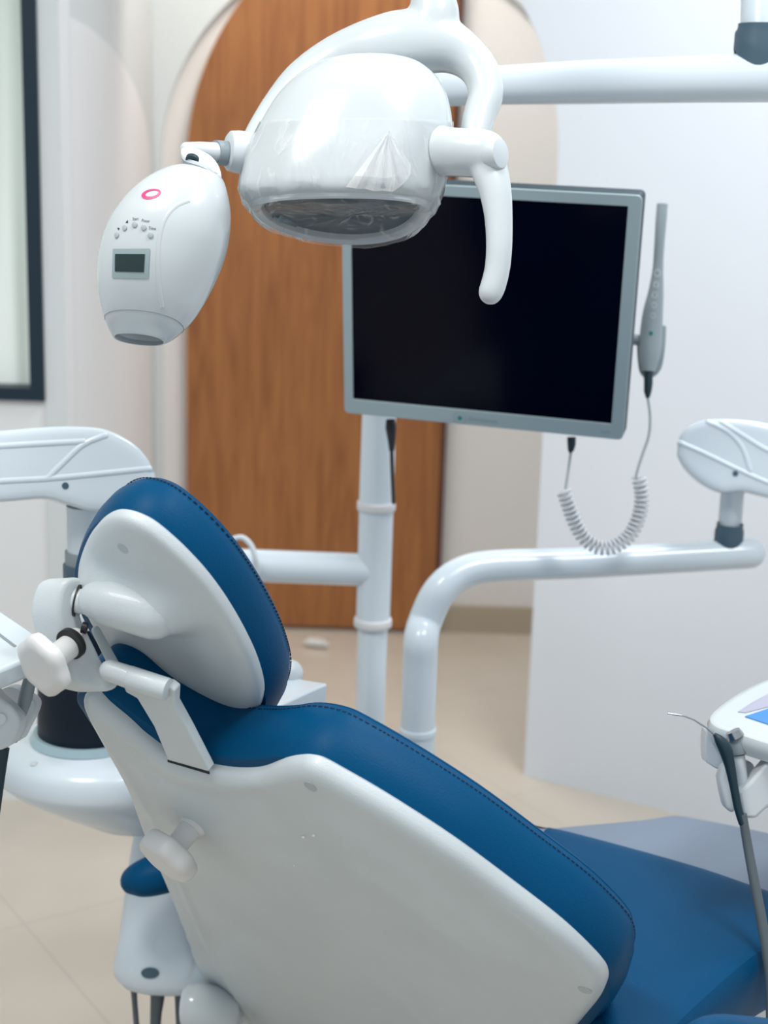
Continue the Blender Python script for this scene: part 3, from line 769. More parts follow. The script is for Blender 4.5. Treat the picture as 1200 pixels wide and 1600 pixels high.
# nozzle seam
sm = [c for c in rings[-7]]; cc = sum(sm, Vector())/72
build('nozzle_seam', tube([cc+(p-cc)*1.0005 for p in sm+sm[:1]], 0.00045, 6), GREYP, wb)
# raised ridge to the right of the control panel
rd = []
for x, y in catmull([(298, 312), (275, 322), (258, 342), (250, 368), (247, 400), (248, 440), (251, 465), (254, 482)], 6):
    h, n = hit(WBV, x, y); rd.append(h-n*0.0030)
build('panel_ridge', tube(rd, [0.0015]+[0.0040]*(len(rd)-2)+[0.0015], 12), WHITE, wb)
v, f = ringpx(236.5, 303.5, 15.5, 7.5, -0.22, 10.5, 4.3, 40, 1.2, -0.6)
build_l = decal('ring_logo', v, f, WBV, PINK, wb)
for x, y in ((183, 367.5), (195.5, 356), (211, 351), (225, 355.5), (235.5, 367.5)):
    h, n = hit(WBV, x, y)
    build('button', cyl(h-n*0.001, h+n*0.0016, 0.0030, 24, ch=0.0004), BTN, wb)
def textdecal(s, x, y, size, rot, b, m, parent, name='lettering', sx=1):
    v, f = text_tris(s, size); c, q = math.cos(rot), math.sin(rot)
    px = [(x+(a*sx)*c+bb*q, y+(a*sx)*q-bb*c) for a, bb in v]
    return decal(name, px, f, b, m, parent)
textdecal('Start', 207.5, 344.5, 6.6, -0.05, WBV, INK, wb, sx=0.72); textdecal('Power', 221.5, 346.5, 6.6, 0.1, WBV, INK, wb, sx=0.72); textdecal('Time', 232, 358.5, 6.8, 0.08, WBV, INK, wb, sx=0.85)
decal('up_arrow', [(196.5, 348), (200, 344), (200.5, 348.5)], [(0, 1, 2)], WBV, INK, wb)
decal('down_arrow', [(183.5, 356), (187.5, 356.5), (185.5, 360)], [(0, 1, 2)], WBV, INK, wb)
v, f = gridpx((177, 389), (234.5, 388.5), (232, 435), (175.5, 434), 10, 8); decal('display_frame', v, f, WBV, LCDFR, wb, 0.0008)
v, f = gridpx((181, 397), (227, 397), (225, 425), (180.5, 424), 8, 6); decal('display', v, f, WBV, LCD, wb, 0.0014)
# bracket
br = build('swivel_arm', ptube([(292, 233, 1.70, 11), (310, 236, 1.703, 14.5), (330, 238, 1.71, 15.5), (346, 239, 1.716, 16)], 28, 1, 'a'), WHITE2, wl)
build('grey_collar', cyl(P(336, 238.5, 1.713), P(354, 240, 1.722), 0.0138, 32), GREYP, wl)
up_ = (P(330, 250, 1.7)-P(284, 242, 1.68)).normalized(); 
bc = P(303, 255, 1.675)
sw = []
swp = [(283, 240, 1.68), (289, 236, 1.685), (300, 236, 1.69), (318, 243, 1.69), (332, 252, 1.69), (343, 268, 1.69), (346, 284, 1.69), (342, 286, 1.68), (330, 270, 1.665), (312, 260, 1.66), (292, 254, 1.665), (284, 248, 1.67)]
pts = [P(*p) for p in catmull(swp, 3, True)]
build('swivel_bracket', prism(pts, -UP*0.0055+RT*0.0015), GREYP, wl, bevel=0.0015)
build('swivel_bracket', prism([p+UP*0.0045 for p in pts], -UP*0.0042), WHITE2, wl, bevel=0.0012)
build('swivel_bolt', cyl(P(300, 251, 1.665), P(301, 247, 1.667), 0.0072, 24), DARK, wl)

# ================================================================== LIGHT ARM (top right)
la = thing('lamp_support_arm', 'thick white tubular arm running across the top right behind the operating lamp', 'support arm', P(900, 120, 2.15))
build('arm_tube', ptube([(690, 138, 2.10, 28), (760, 134, 2.10, 29), (900, 129, 2.08, 33), (1050, 125, 2.05, 35), (1200, 121, 2.02, 38), (1320, 118, 2.0, 40)], 40, 1, 'a', 3), ENAMEL, la)
up0 = P(1190, 90, 2.03)
build('drop_post', cyl(P(1190, 100, 2.03), P(1197, -160, 2.03), 0.029, 36), ENAMEL, la)
def collar(c, r, z0, z1, name, parent, drop=0.034, m=SLATE, axis_ang=0.0):
    """collar on a vertical post: cylinder whose lower edge dips to a point at the front and back (saddle over the tube)"""
    n = 64; rows = []
    for kz in range(6):
        ring = []
        for i in range(n):
            a = 2*math.pi*i/n
            d = abs(math.sin(a-axis_ang)); zz = z0 - drop*(1-abs((((a-axis_ang) % math.pi)/math.pi)-0.5)*2)**1.0
            z = zz+(z1-zz)*kz/5
            rr = r*(1.10 if kz <= 3 else 1.0)
            ring.append(V(c.x+rr*math.cos(a), c.y+rr*math.sin(a), z))
        rows.append(ring)
    return build(name, loft(rows, False), m, parent)
build('upper_arm', tube([P(676, -122, 1.79), P(690, -175, 1.79), P(740, -205, 1.80), P(900, -215, 1.88), P(1197, -200, 2.03), P(1197, -140, 2.03)], [0.024, 0.027, 0.028, 0.028, 0.029, 0.029], 32, 1, 0, 4), ENAMEL, la)
cz = P(1190, 70, 2.02)
collar(V(cz.x, cz.y, 0), 0.0325, P(1190, 72, 2.02).z, P(1190, 38, 2.02).z, 'collar', la, 0.042, SLATE, -0.12)

# ================================================================== MONITOR
TL, TRr, BR, BL = (533, 281), (1004, 306), (973, 688), (538, 645)
rr = [ray(*p) for p in (TL, TRr, BR, BL)]
dBL = 2.42
A = np.array([[rr[0][i], -rr[1][i], rr[2][i]] for i in range(3)]); bb = np.array([rr[3][i]*dBL for i in range(3)])
dTL, dTR, dBR = np.linalg.solve(A, bb)
mTL, mTR, mBR, mBL = CAM+rr[0]*dTL, CAM+rr[1]*dTR, CAM+rr[2]*dBR, CAM+rr[3]*dBL
print('monitor', dTL, dTR, dBR, (mTR-mTL).length, (mTL-mBL).length, (mTR-mTL).normalized().dot((mBL-mTL).normalized()))
mx = mBR-mBL; my = mTL-mBL; mn = mx.cross(my).normalized()
if mn.dot(FW) < 0: mn = -mn
def mp_(u, v, h=0.0): return mBL+mx*u+my*v+mn*h      # h: behind the front
mon = thing('monitor', 'flat silver-framed monitor with black screen mounted on the white post', 'monitor', mp_(0.5, 0.5, 0.02))
def rrect(u0, u1, v0, v1, r, h, n=6):
    W_, H_ = mx.length, my.length; a, b = r/W_, r/H_; out = []
    for cu, cv, s in ((u1-a, v1-b, 0), (u0+a, v1-b, 1), (u0+a, v0+b, 2), (u1-a, v0+b, 3)):
        for i in range(n+1):
            t = math.pi/2*(s+i/n); out.append(mp_(cu+a*math.cos(t), cv+b*math.sin(t), h))
    return out
o1 = rrect(0, 1, 0, 1, 0.008, 0.0); i1 = rrect(0.033, 0.957, 0.066, 0.957, 0.001, 0.0); i2 = rrect(0.033, 0.957, 0.066, 0.957, 0.001, 0.003)
ob = rrect(0, 1, 0, 1, 0.008, 0.0042)
v, f = loft([i2, i1, o1, ob], False)
fr_m = build('bezel', (v, f), SILVER, mon, bevel=0.0008, angle=30)
scr = build('screen', (rrect(0.03, 0.96, 0.062, 0.96, 0.001, 0.0025), [tuple(range(28))]), SCREEN, mon, smooth=False)
bk = build('back_housing', prism(rrect(0, 1, 0, 1, 0.008, 0.0043), mn*0.030), DARK, mon, bevel=0.004)
build('mount_bracket', box(mp_(0.25, 0.45, 0.05), mx.normalized(), my.normalized(), mn, 0.12, 0.12, 0.035), GREYP, mon, bevel=0.004)
def flat_decal(name, pts, faces, m, parent, h=-0.0006): return build(name, ([mp_(u, v, h) for u, v in pts], faces), m, parent, smooth=False)
asp = mx.length/my.length
def mring(u, v, r0_, r1_, n=32):
    p = [(u+r*math.cos(2*math.pi*i/n), v+r*asp*math.sin(2*math.pi*i/n)) for r in (r0_, r1_) for i in range(n)]
    return p, [(i, (i+1) % n, n+(i+1) % n, n+i) for i in range(n)]
lu, lv = 0.428, 0.029
n = 24
build('logo_badge', prism([mp_(lu+0.0235*math.cos(2*math.pi*i/n), lv+0.0235*asp*math.sin(2*math.pi*i/n), 0.001) for i in range(n)], -mn*0.0016), SILVER, fr_m, bevel=0.0004)
p, f = mring(lu, lv, 0.0235, 0.0218); flat_decal('logo_ring', p, f, GREYINK, fr_m, -0.0011)
flat_decal('logo_dot', [(lu+0.008*math.cos(2*math.pi*i/n), lv+0.008*asp*math.sin(2*math.pi*i/n)) for i in range(n)], [tuple(range(n))], TEAL, fr_m, -0.0012)
v, f = text_tris('Sinosonce', 0.026); flat_decal('lettering', [(0.458+a, 0.020+b*asp) for a, b in v], f, GREYINK, fr_m)
v, f = text_tris('POW', 0.013); flat_decal('lettering', [(0.925+a, 0.024+b*asp) for a, b in v], f, GREYINK, fr_m)
build('power_plug', ptube([(610, 655, 2.44, 7), (611, 668, 2.44, 9), (612, 690, 2.44, 6), (612, 705, 2.44, 4)], 14, 1), BLACK, mon)
build('power_cable', ptube([(612, 700, 2.44, 3), (613, 740, 2.47, 3), (615, 785, 2.53, 3.2)], 10, 1, 1, 4), BLACK, mon)
mj = mon

# ================================================================== POST
pb = P(591, 690, 2.62); pxx, pyy = pb.x, pb.y
post = thing('equipment_post', 'tall white enamelled post with ring joints standing in front of the wooden door', 'post', (pxx, pyy, 0))
def zat(y, Y=pyy, x=591): return PY(x, y, Y).z
z1, z2 = zat(790), zat(972)
pr_ = 0.0288
build('lower_tube', cyl(V(pxx, pyy, 0.0), V(pxx, pyy, z2), 0.0262, 40), ENAMEL, post)
build('middle_tube', cyl(V(pxx, pyy, z2), V(pxx, pyy, z1), 0.0296, 40), ENAMEL, post)
build('upper_tube', cyl(V(pxx, pyy, z1), V(pxx, pyy, 1.30), 0.0300, 40, 0.0270), ENAMEL, post)
for z in (z1, z2): build('ring_joint', cyl(V(pxx, pyy, z-0.008), V(pxx, pyy, z+0.008), 0.0335, 40, ch=0.003), WARMW, post)
build('floor_plate', cyl(V(pxx, pyy, 0), V(pxx, pyy, 0.02), 0.12, 40, ch=0.004), ENAMEL, post)
zc = zat(891); 
build('cross_arm', cyl(V(pxx, pyy, zc), V(pxx-0.43, pyy-0.02, zc+0.009), 0.0285, 40), ENAMEL, post)
build('spout', ptube([(350, 880, 2.58, 4.5), (352, 858, 2.58, 4.5), (362, 844, 2.58, 4.5), (378, 840, 2.58, 4.5), (392, 852, 2.58, 4.5), (399, 872, 2.58, 4.5), (401, 895, 2.59, 4.5)], 14, 1, 1, 6), WHITE2, post)

# ================================================================== BENT ARM (right)
ba = thing('bent_support_arm', 'thick white tube rising and bending right below the monitor, to the dark collar', 'support arm', V(P(655, 1100, 2.45).x, P(655, 1100, 2.45).y, 0))
vb = P(654, 1100, 2.45)
def vz(y): return PY(654, y, vb.y).z
pts = [V(vb.x, vb.y, vz(1142)), V(vb.x, vb.y, vz(1040)), V(vb.x, vb.y, vz(1000))]
pts += [P(664, 972, 2.45), P(686, 925, 2.44), P(722, 895, 2.45), P(775, 884, 2.46), P(900, 880, 2.47), P(1050, 872, 2.47), P(1172, 865, 2.47)]
build('bent_tube', tube(pts, [0.0275, 0.0275, 0.0275, 0.0272, 0.0270, 0.0264, 0.0256, 0.025, 0.0245, 0.024], 40, 1, 'b', 5), ENAMEL, ba)
build('post_tube', cyl(V(vb.x, vb.y, 0), V(vb.x, vb.y, vz(1142)), 0.0285, 40), ENAMEL, ba)
build('ring_joint', cyl(V(vb.x, vb.y, vz(1148)), V(vb.x, vb.y, vz(1136)), 0.030, 40, ch=0.002), ENAMEL, ba)
cc = P(1138, 850, 2.47)
collar(V(cc.x, cc.y, 0), 0.021, PY(1138, 841, cc.y).z, PY(1138, 818, cc.y).z, 'collar', ba, 0.024, SLATE, 0.1)

# ---------------- balanced arm head right
def housing(name, label, top, bot, grooves, d0, thick, dots, mirrorx, post_c, post_y0, post_y1, pr0, cat='arm', coll=None, tilt=0.0):
    th_ = thing(name, label, cat, P(*post_c, d0))
    nrm = (-FW+RT*tilt).normalized(); o = P(*post_c, d0)
    px = catmull(top+bot[::-1], 4, True)
    pts = [PP(x, y, o, nrm) for x, y in px]
    N = len(pts); 
    fwd_ = pill(pts, nrm, [(0.0, -thick), (0.0, -0.012), (0.0, -0.006), (0.0025, -0.002), (0.008, 0.0), (0.014, 0.0005)])
    body = build('housing', fwd_, ENAMEL, th_)
    B = bvh(body)
    for gr in grooves:
        L_ = []
        for x, y in catmull(gr, 6):
            h = B.ray_cast(CAM, ray(x, y).normalized(), 10)
            if h[0] is not None:
                n = h[1] if h[1].dot(ray(x, y)) < 0 else -h[1]; L_.append(h[0]-n*0.0035)
        if len(L_) > 2: build('housing_rib', tube(L_, 0.0055, 12, 1, 1), ENAMEL, body)
    for x, y in dots:
        h, n = hit(B, x, y); build('set_screw', cyl(h-n*0.001, h+n*0.001, 0.0045, 16), SLATE, body)
    return th_
ra = housing('balanced_arm', 'white rounded balanced-arm housing at the right edge, above the bent tube', 
    [(1058, 706), (1061, 684), (1074, 667), (1100, 656), (1145, 655), (1200, 662), (1300, 690), (1420, 740)],
    [(1059, 714), (1072, 735), (1098, 757), (1128, 770), (1160, 768), (1200, 777), (1300, 800), (1410, 838)],
    [[(1062, 692), (1100, 708), (1150, 732), (1200, 754), (1260, 775)], [(1106, 659), (1138, 675), (1160, 700), (1172, 735)], [(1128, 660), (1160, 680), (1200, 704), (1270, 735)]],
    2.41, 0.11, [(1149, 740)], False, (1140, 770), 770, 820, 17, 'arm', tilt=-0.2)
cp = P(1142, 800, 2.47)
build('swivel_post', cyl(V(cp.x, cp.y, PY(1142, 762, cp.y).z), V(cp.x, cp.y, PY(1142, 832, cp.y).z), 0.0187, 32), ENAMEL, ra)
rl = housing('balanced_arm', 'large white balanced-arm housing at the left edge, under the dark-framed window',
    [(-160, 688), (0, 673), (70, 667), (120, 666), (165, 671), (205, 690), (230, 715), (243, 742)],
    [(-160, 792), (0, 784), (70, 779), (105, 788), (140, 798), (180, 798), (212, 790), (232, 772), (243, 755)],
    [[(-60, 758), (0, 752), (74, 748), (160, 740), (236, 732)], [(74, 748), (100, 722), (130, 695), (165, 680)], [(-60, 700), (0, 697), (70, 693), (130, 690)]],
    2.02, 0.12, [(102, 759)], False, (130, 780), 770, 820, 17, 'arm', tilt=0.26)
cp = P(134, 840, 2.09)
build('swivel_post', cyl(V(cp.x, cp.y, PY(134, 790, cp.y).z), V(cp.x, cp.y, PY(134, 866, cp.y).z), 0.0255, 36), ENAMEL, rl)
build('swivel_collar', cyl(V(cp.x, cp.y, PY(134, 882, cp.y).z), V(cp.x, cp.y, PY(134, 860, cp.y).z), 0.0285, 36, ch=0.001), GREYP, rl)

# ================================================================== LEFT SIDE UNIT
cx_, cy_ = cp.x, cp.y
def zl(y): return PY(134, y, cy_).z
su = thing('side_unit', 'white side unit with a near-black cylindrical column standing behind the chair headrest', 'dental unit', (cx_, cy_, 0))
build('column', cyl(V(cx_-0.0, cy_, zl(1150)), V(cx_-0.0, cy_, zl(960)), 0.071, 56, 0.066, ch=0.003), NAVY, su)
build('column_cap', tube([V(cx_, cy_, zl(962)), V(cx_, cy_, zl(940)), V(cx_, cy_, zl(925)), V(cx_, cy_, zl(905))], [0.066, 0.063, 0.050, 0.033], 48), WHITE2, su)
build('column_neck', cyl(V(cx_, cy_, zl(906)), V(cx_, cy_, zl(880)), 0.0315, 40, ch=0.002), SLATE, su)
build('glass_ring', tube([V(cx_, cy_, zl(1156)), V(cx_, cy_, zl(1150)), V(cx_, cy_, zl(1140))], [0.080, 0.082, 0.076], 56), mat('pale_blue_ring', (0.35, 0.48, 0.53), 0.2, coat=0.4), su)
# body: tilted boat-shaped tray housing around the column
rings = []
for z, ax_, ay_, dx in ((zl(1290), 0.03, 0.03, 0.07), (zl(1275), 0.07, 0.06, 0.055), (zl(1245), 0.11, 0.09, 0.03), (zl(1215), 0.135, 0.12, 0.008), (zl(1202), 0.142, 0.127, 0.0), (zl(1195), 0.143, 0.128, 0), (zl(1175), 0.141, 0.126, 0), (zl(1163), 0.132, 0.118, 0), (zl(1155), 0.11, 0.10, 0), (zl(1150), 0.07, 0.07, 0)):
    rings.append([V(cx_+0.012+dx+ax_*math.cos(t), cy_+ay_*math.sin(t), z) for t in [2*math.pi*i/64 for i in range(64)]])
ub = build('bowl_housing', loft(rings), ENAMEL, su)
UB = bvh(ub); h, n = hit(UB, 53, 1194); build('screw_cap', cyl(h-n*0.001, h+n*0.002, 0.005, 20, ch=0.0006), WHITE2, ub)
pq = P(294, 1560, 2.33)
build('carrier_beam', tube([V(cx_+0.06, cy_+0.02, zl(1262)), V(pq.x, pq.y, zl(1262)+0.005)], [0.026, 0.026], 28), WHITE2, su)
build('pedestal', tube([V(pq.x, pq.y, 0), V(pq.x, pq.y, zl(1262)+0.02)], [0.018, 0.018], 28), HOSE, su)

# flat white tray beyond the headrest
st = su
zt = P(510, 1070, 2.05).z
tp = [PZ(x, y, zt) for x, y in ((512, 1068), (505, 1066), (476, 1062), (440, 1050), (330, 1035), (330, 1110), (400, 1120), (430, 1105), (490, 1077))]
c_ = sum(tp, Vector())/len(tp)
lowr = [c_+(p-c_)*0.93-EZ*0.055+V(0.0, 0.0, 0) for p in tp]
v, f = loft([lowr, [c_+(p-c_)*0.97-EZ*0.04 for p in tp], [p-EZ*0.004 for p in tp], tp])
build('tray_body', (v, f), ENAMEL, st, bevel=0.003)
build('tray_arm', cyl(V(cx_+0.04, cy_, zt-0.03), (tp[4]+tp[5])/2-EZ*0.03+V(0.03, 0, 0), 0.022, 28), WHITE2, st)
build('tray_knob', ptube([(420, 1054, 2.08, 22), (452, 1052, 2.08, 22)], 24, 1, 1), WHITE2, st)

# ================================================================== ASSISTANT ARM (left edge)
aa = thing('assistant_tray', 'pale white slab-like tray entering from the left edge beside the headrest knob', 'tray', P(20, 1000, 1.62))
zt = P(60, 1003, 1.62).z
tpx = [(-160, 860), (0, 953), (62, 994), (76, 1006), (60, 1022), (0, 1046), (-160, 1105), (-300, 1010)]
tp = [PZ(x, y, zt) for x, y in tpx]
build('tray_top', prism(tp, -EZ*0.022), ENAMEL, aa, bevel=0.004)
g = [PZ(x, y, zt+0.0004) for x, y in ((-30, 972), (-28, 968), (26, 1009), (22, 1011))]
build('slot', (g, [(0, 1, 2, 3)]), GREYP, aa, smooth=False)
hh = thing('handpiece_holder', 'light grey instrument holder hanging at the left edge below the white slab tray', 'instrument holder', P(20, 1110, 1.62))
def dplate(px, d, th_, name, m, parent, bevel=0.003, nrm=None, n=3):
    nrm = nrm or -FW; o = P(px[0][0], px[0][1], d)
    pts = [PP(x, y, o, nrm) for x, y in (catmull(px, n, True) if n else px)]
    return build(name, prism(pts, -nrm*th_), m, parent, bevel=bevel)
dplate([(-40, 1040), (0, 1090), (18, 1105), (32, 1122), (30, 1140), (18, 1165), (2, 1172), (-40, 1175)], 1.58, 0.03, 'holder_bracket', WHITE2, hh, 0.004, n=0)
dplate([(2, 1078), (20, 1074), (38, 1084), (54, 1096), (54, 1112), (40, 1140), (30, 1158), (20, 1150), (18, 1110), (0, 1094)], 1.66, 0.03, 'holder_bracket', WHITE2, hh, 0.005)
build('pivot_pin', cyl(P(0, 1124, 1.575), P(0, 1124, 1.59), 0.006, 20), WHITE2, hh)
build('hanging_tube', ptube([(47, 1060, 1.62, 10), (40, 1090, 1.62, 11), (30, 1125, 1.62, 8), (24, 1157, 1.62, 4)], 18, 1, 1, 3), GREYP, hh)
build('support_strut', ptube([(20, 1042, 1.64, 8), (60, 1030, 1.65, 8), (90, 1020, 1.66, 6)], 16, 1, 1), ENAMEL, hh)
tag(build('suction_hose', ptube([(2, 1168, 1.6, 13), (-2, 1200, 1.6, 12), (-8, 1250, 1.6, 11), (-18, 1330, 1.62, 11), (-30, 1500, 1.66, 11)], 18, 1, 0, 4), DARK), 'dark hose hanging from the holder at the left edge', 'hose')

# ================================================================== LOWER LEFT FOOT HOUSING with hoses
lh = thing('suction_holder', 'tapered white plastic housing with an oval dark badge under the blue armrest pad', 'instrument holder', P(250, 1530, 2.2))
rr_ = []
for (xl, xr, y, b) in ((212, 300, 1288, 0.03), (206, 300, 1320, 0.035), (199, 310, 1370, 0.04), (192, 325, 1420, 0.046), (186, 335, 1465, 0.05), (179, 345, 1495, 0.053), (180, 348, 1512, 0.053), (192, 350, 1526, 0.048), (206, 350, 1533, 0.04), (220, 345, 1535, 0.03)):
    L, R_ = P(xl, y, 2.20), P(xr, y, 2.20); c = (L+R_)/2; X = (R_-L).normalized(); Yv = (EY-X*EY.dot(X)).normalized()
    rr_.append(sellipse(c, X, Yv, (R_-L).length/2, b, 56, 2.8))
lb = build('holder_housing', loft(rr_), ENAMEL, lh)
LB_ = bvh(lb)
n = 28; v, f = [(235+14*math.cos(2*math.pi*i/n), 1520+8.5*math.sin(2*math.pi*i/n)) for i in range(n)], [tuple(range(n))]
bg_ = decal('oval_badge', v, f, LB_, SLATE, lb, 0.002, label='dark oval badge')
v, f = gridpx((292, 1528), (297, 1528), (318, 1462), (313, 1462), 1, 6); decal('housing_seam', v, f, LB_, WHITE2, lb, 0.0008)
for pts_, lab in (([(208, 1528, 2.20, 6), (210, 1560, 2.20, 4.5), (213, 1600, 2.20, 4.5), (220, 1700, 2.20, 4.5)], 'thin dark hose, leftmost of three below the badge housing'),
                ([(247, 1528, 2.20, 13), (246, 1560, 2.20, 11), (243, 1600, 2.20, 8.5), (242, 1700, 2.20, 8)], 'dark hose tapering downwards, middle of three below the badge housing'),
                ([(294, 1524, 2.20, 22), (294, 1560, 2.20, 21), (294, 1610, 2.20, 19), (294, 1700, 2.20, 17)], 'thick dark hose, rightmost of three below the badge housing')):
    tag(build('suction_hose', ptube(pts_, 20, 1, 0, 3), HOSE), lab, 'hose')
build('hose_socket', ptube([(254, 1530, 2.19, 13), (252, 1546, 2.19, 12)], 20, 1, 'b'), SLATE, lh)
wc = thing('white_canister', 'short white plastic cylinder lying at the bottom edge beside the thick dark hose', 'canister', P(320, 1575, 2.12))
build('canister_body', ptube([(285, 1573, 2.10, 16), (288, 1573, 2.10, 30), (297, 1574, 2.10, 38), (320, 1580, 2.11, 42), (346, 1588, 2.13, 42), (352, 1590, 2.13, 38)], 36, 1, 0, 2), WHITE, wc)

# ================================================================== DELIVERY TRAY (right)
dt = thing('delivery_tray', 'glossy white rounded instrument tray with a blue mat at the right edge', 'tray', P(1180, 1130, 1.85))
zt = P(1108, 1125, 1.85).z
tpx = [(1106, 1124), (1110, 1112), (1130, 1095), (1160, 1076), (1200, 1058), (1280, 1030), (1380, 1030), (1420, 1100), (1380, 1200), (1290, 1185), (1200, 1161), (1150, 1145), (1118, 1135)]
tp = [PZ(x, y, zt) for x, y in catmull(tpx, 4, True)]
build('tray_body', pill(tp, EZ, [(0.016, -0.030), (0.006, -0.026), (0.001, -0.016), (0.0, -0.008), (0.003, -0.002), (0.008, 0.0), (0.014, -0.0005)]), WHITE, dt)
mt = [PZ(x, y, zt+0.0008) for x, y in ((1164, 1119), (1200, 1107), (1300, 1072), (1360, 1090), (1330, 1160), (1200, 1131))]
build('tray_mat', prism(mt, -EZ*0.001), BLUEM, dt, smooth=False)
rc = [PZ(x, y, zt+0.0006) for x, y in ((1153, 1112), (1175, 1097), (1200, 1084), (1280, 1055), (1280, 1066), (1200, 1104), (1165, 1113))]
build('tray_recess', prism(rc, -EZ*0.001), mat('tray_recess_grey', (0.42, 0.42, 0.52), 0.4), dt, smooth=False)
dplate([(1104, 1142), (1120, 1146), (1140, 1156), (1132, 1190), (1124, 1202), (1110, 1195), (1103, 1186)], 1.86, 0.03, 'under_bracket', ENAMEL, dt, 0.004)
build('rail', cyl(P(1150, 1160, 1.86), P(1300, 1215, 1.86), 0.0065, 20), GREYP, dt)
ih = thing('instrument_holder', 'light grey two-pronged instrument holder below the white tray at the right edge', 'instrument holder', P(1160, 1240, 1.82))
dplate([(1124, 1216), (1130, 1198), (1146, 1190), (1148, 1215), (1152, 1262), (1146, 1272), (1134, 1264), (1128, 1240)], 1.83, 0.025, 'holder_prong', WHITE2, ih, 0.004, n=0)
dplate([(1154, 1238), (1172, 1222), (1184, 1208), (1200, 1190), (1240, 1200), (1240, 1260), (1200, 1262), (1182, 1279), (1160, 1279)], 1.80, 0.03, 'holder_prong', GREYP if 0 else WHITE2, ih, 0.004, n=0)
dplate([(1148, 1194), (1170, 1190), (1180, 1200), (1180, 1222), (1165, 1236), (1154, 1240)], 1.85, 0.02, 'holder_web', WHITE2, ih, 0.004)
build('holder_cup', cyl(P(1150, 1150, 1.82), P(1154, 1178, 1.82), 0.0115, 28, ch=0.002), GREYP, ih)
build('holder_tube', cyl(P(1154, 1180, 1.82), P(1160, 1230, 1.82), 0.0075, 24), WHITE2, ih)
build('cup_liner', cyl(P(1145, 1142, 1.815), P(1150, 1152, 1.815), 0.0085, 24, 0.0105), STEEL, ih)
sc = thing('air_water_syringe', 'dark-handled dental instrument with a bent thin metal tip and grey hose, right edge', 'dental instrument', P(1130, 1170, 1.79))
hnd = build('handle', ptube([(1118, 1149, 1.79, 4), (1124, 1156, 1.79, 8), (1133, 1170, 1.79, 10.5), (1140, 1195, 1.79, 8.5), (1146, 1225, 1.79, 7), (1153, 1262, 1.79, 6.5), (1160, 1285, 1.79, 6.5)], 20, 1, 1, 4), DARK, sc)
build('metal_tip', ptube([(1120, 1150, 1.79, 2.4), (1105, 1138, 1.79, 1.5), (1085, 1125, 1.79, 1.2), (1070, 1119, 1.79, 1.3), (1066, 1118, 1.79, 1.6), (1044, 1115, 1.79, 1.2)], 10, 1, 1), STEEL, sc)
build('instrument_hose', ptube([(1160, 1272, 1.79, 7), (1168, 1320, 1.79, 7.5), (1180, 1385, 1.78, 8), (1192, 1450, 1.77, 8.5), (1204, 1530, 1.76, 9), (1206, 1640, 1.75, 9)], 20, 1, 0, 4), HOSE, sc)

# ================================================================== INTRAORAL CAMERA with coil cord
ic = thing('intraoral_camera', 'grey intraoral camera wand standing in a bracket right of the monitor, with coiled cord', 'intraoral camera', P(1018, 520, 2.36))
iw = build('wand', ptube([(1035, 319, 2.36, 8.5), (1033, 345, 2.36, 8.7), (1030, 385, 2.36, 8), (1028, 420, 2.36, 8.5), (1025, 455, 2.36, 12), (1020, 490, 2.36, 16), (1017, 525, 2.36, 17.5), (1015, 555, 2.36, 16.5), (1013, 580, 2.36, 10)], 28, 0.8, 0, 5), GREYP if 0 else mat('wand_grey', (0.36, 0.42, 0.45), 0.35), ic)
IB = bvh(iw)
for i, (x, y, r) in enumerate(((1027, 427, 5.2), (1025, 445, 4.2), (1023, 461, 4.2), (1022, 477, 4.2), (1020, 493, 4.0))):
    v, f = ringpx(x, y, r, r*1.25, 0, r*0.6, r*0.8, 20); decal('wand_button', v, f, IB, WHITE, iw, 0.0008)
n = 16; decal('wand_logo', [(1017+3*math.cos(2*math.pi*i/n), 521+3.5*math.sin(2*math.pi*i/n)) for i in range(n)], [tuple(range(n))], IB, TEAL, iw)
build('cradle', ptube([(1037, 512, 2.38, 4), (1034, 545, 2.37, 5), (1026, 575, 2.37, 7), (1010, 582, 2.37, 9), (1002, 560, 2.37, 6), (999, 535, 2.37, 4)], 14, 1, 1, 4), GREYP, ic)
build('wall_bracket', cyl(P(984, 530, 2.37), P(1003, 532, 2.37), 0.0085, 20), GREYP, ic)
build('cord_plug', ptube([(1013, 582, 2.36, 7), (1013, 600, 2.36, 7), (1012, 612, 2.36, 6), (1012, 622, 2.36, 3)], 16, 1, 0), DARK, ic)
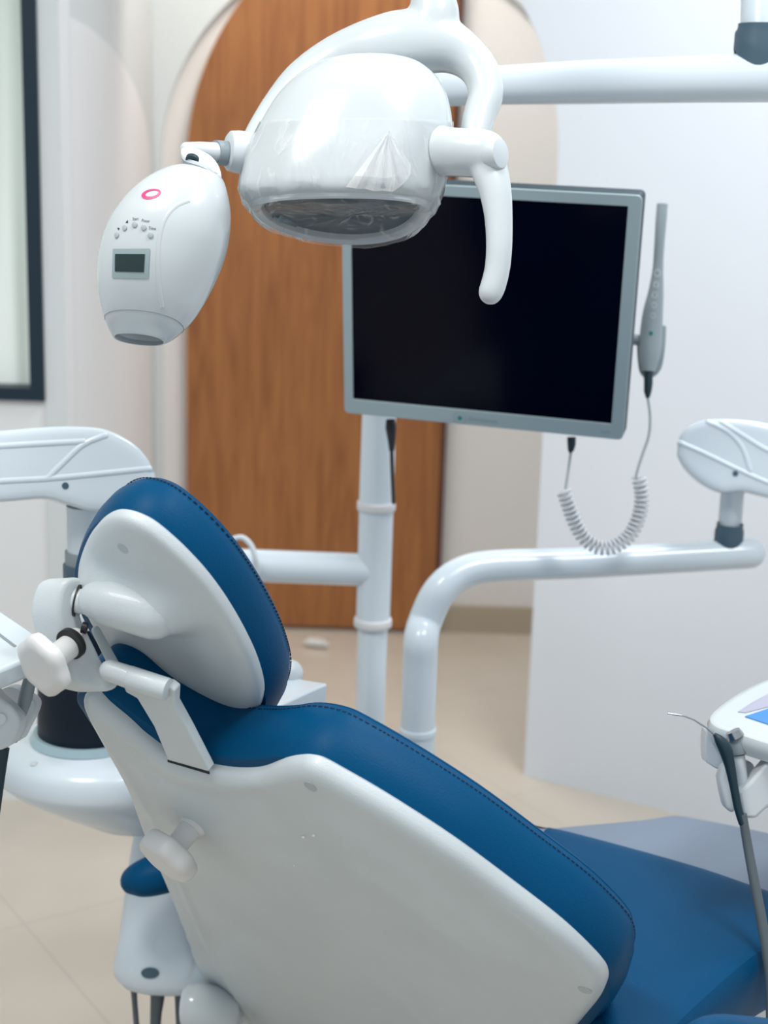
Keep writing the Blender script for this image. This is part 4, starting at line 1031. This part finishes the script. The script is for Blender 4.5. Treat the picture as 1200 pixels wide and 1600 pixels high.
build('cord_plug', ptube([(893, 683, 2.36, 7), (893, 695, 2.36, 6.5), (892, 703, 2.36, 5), (891, 708, 2.36, 2)], 16, 1, 0), DARK, ic)
build('cord', ptube([(1012, 620, 2.36, 2.3), (1016, 650, 2.36, 2.3), (1014, 680, 2.36, 2.3), (1004, 710, 2.36, 2.2), (996, 735, 2.36, 2.2), (994, 745, 2.36, 2.2)], 10, 1, 1, 5), BTN, ic)
build('cord', ptube([(892, 706, 2.36, 2.3), (888, 735, 2.36, 2.2), (884, 762, 2.36, 2.2)], 10, 1, 1, 5), BTN, ic)
path = catmull([(881, 768), (890, 795), (900, 820), (915, 843), (938, 856), (962, 853), (985, 835), (999, 805), (1003, 775), (998, 745)], 20)
pw = [P(x, y, 2.36) for x, y in path]; T, X = frames(pw); hel = []
acc = 0; turns = 33; Ltot = sum((pw[i+1]-pw[i]).length for i in range(len(pw)-1))
L0 = [0]
for i in range(len(pw)-1): L0.append(L0[-1]+(pw[i+1]-pw[i]).length)
NS = turns*18
for k in range(NS+1):
    s_ = Ltot*k/NS
    i = min(max(0, next((j for j in range(len(L0)-1) if L0[j+1] >= s_), len(L0)-2)), len(L0)-2)
    t = (s_-L0[i])/(L0[i+1]-L0[i]+1e-9); p = pw[i].lerp(pw[i+1], t); x = X[i].lerp(X[i+1], t).normalized(); y = T[i].cross(x).normalized()
    a = 2*math.pi*turns*k/NS; hel.append(p+(x*math.cos(a)+y*math.sin(a))*0.0095)
build('coiled_cord', tube(hel, 0.0025, 8), CORD, ic)

# small crumpled thing on the floor by the door
g = G(); c = PZ(500, 1007, 0.012); rnd = random.Random(3)
for k in range(5):
    x0_, y0_ = rnd.uniform(-0.03, 0.03), rnd.uniform(-0.01, 0.01)
    g.add(*tube([c+V(x0_-0.02, y0_, 0.0), c+V(x0_, y0_+0.01, 0.006), c+V(x0_+0.02, y0_, 0)], [0.004, 0.012, 0.004], 10))
tag(build('crumpled_paper', g, PAPER), 'small whitish crumpled scrap on the floor in front of the wooden door', 'scrap')
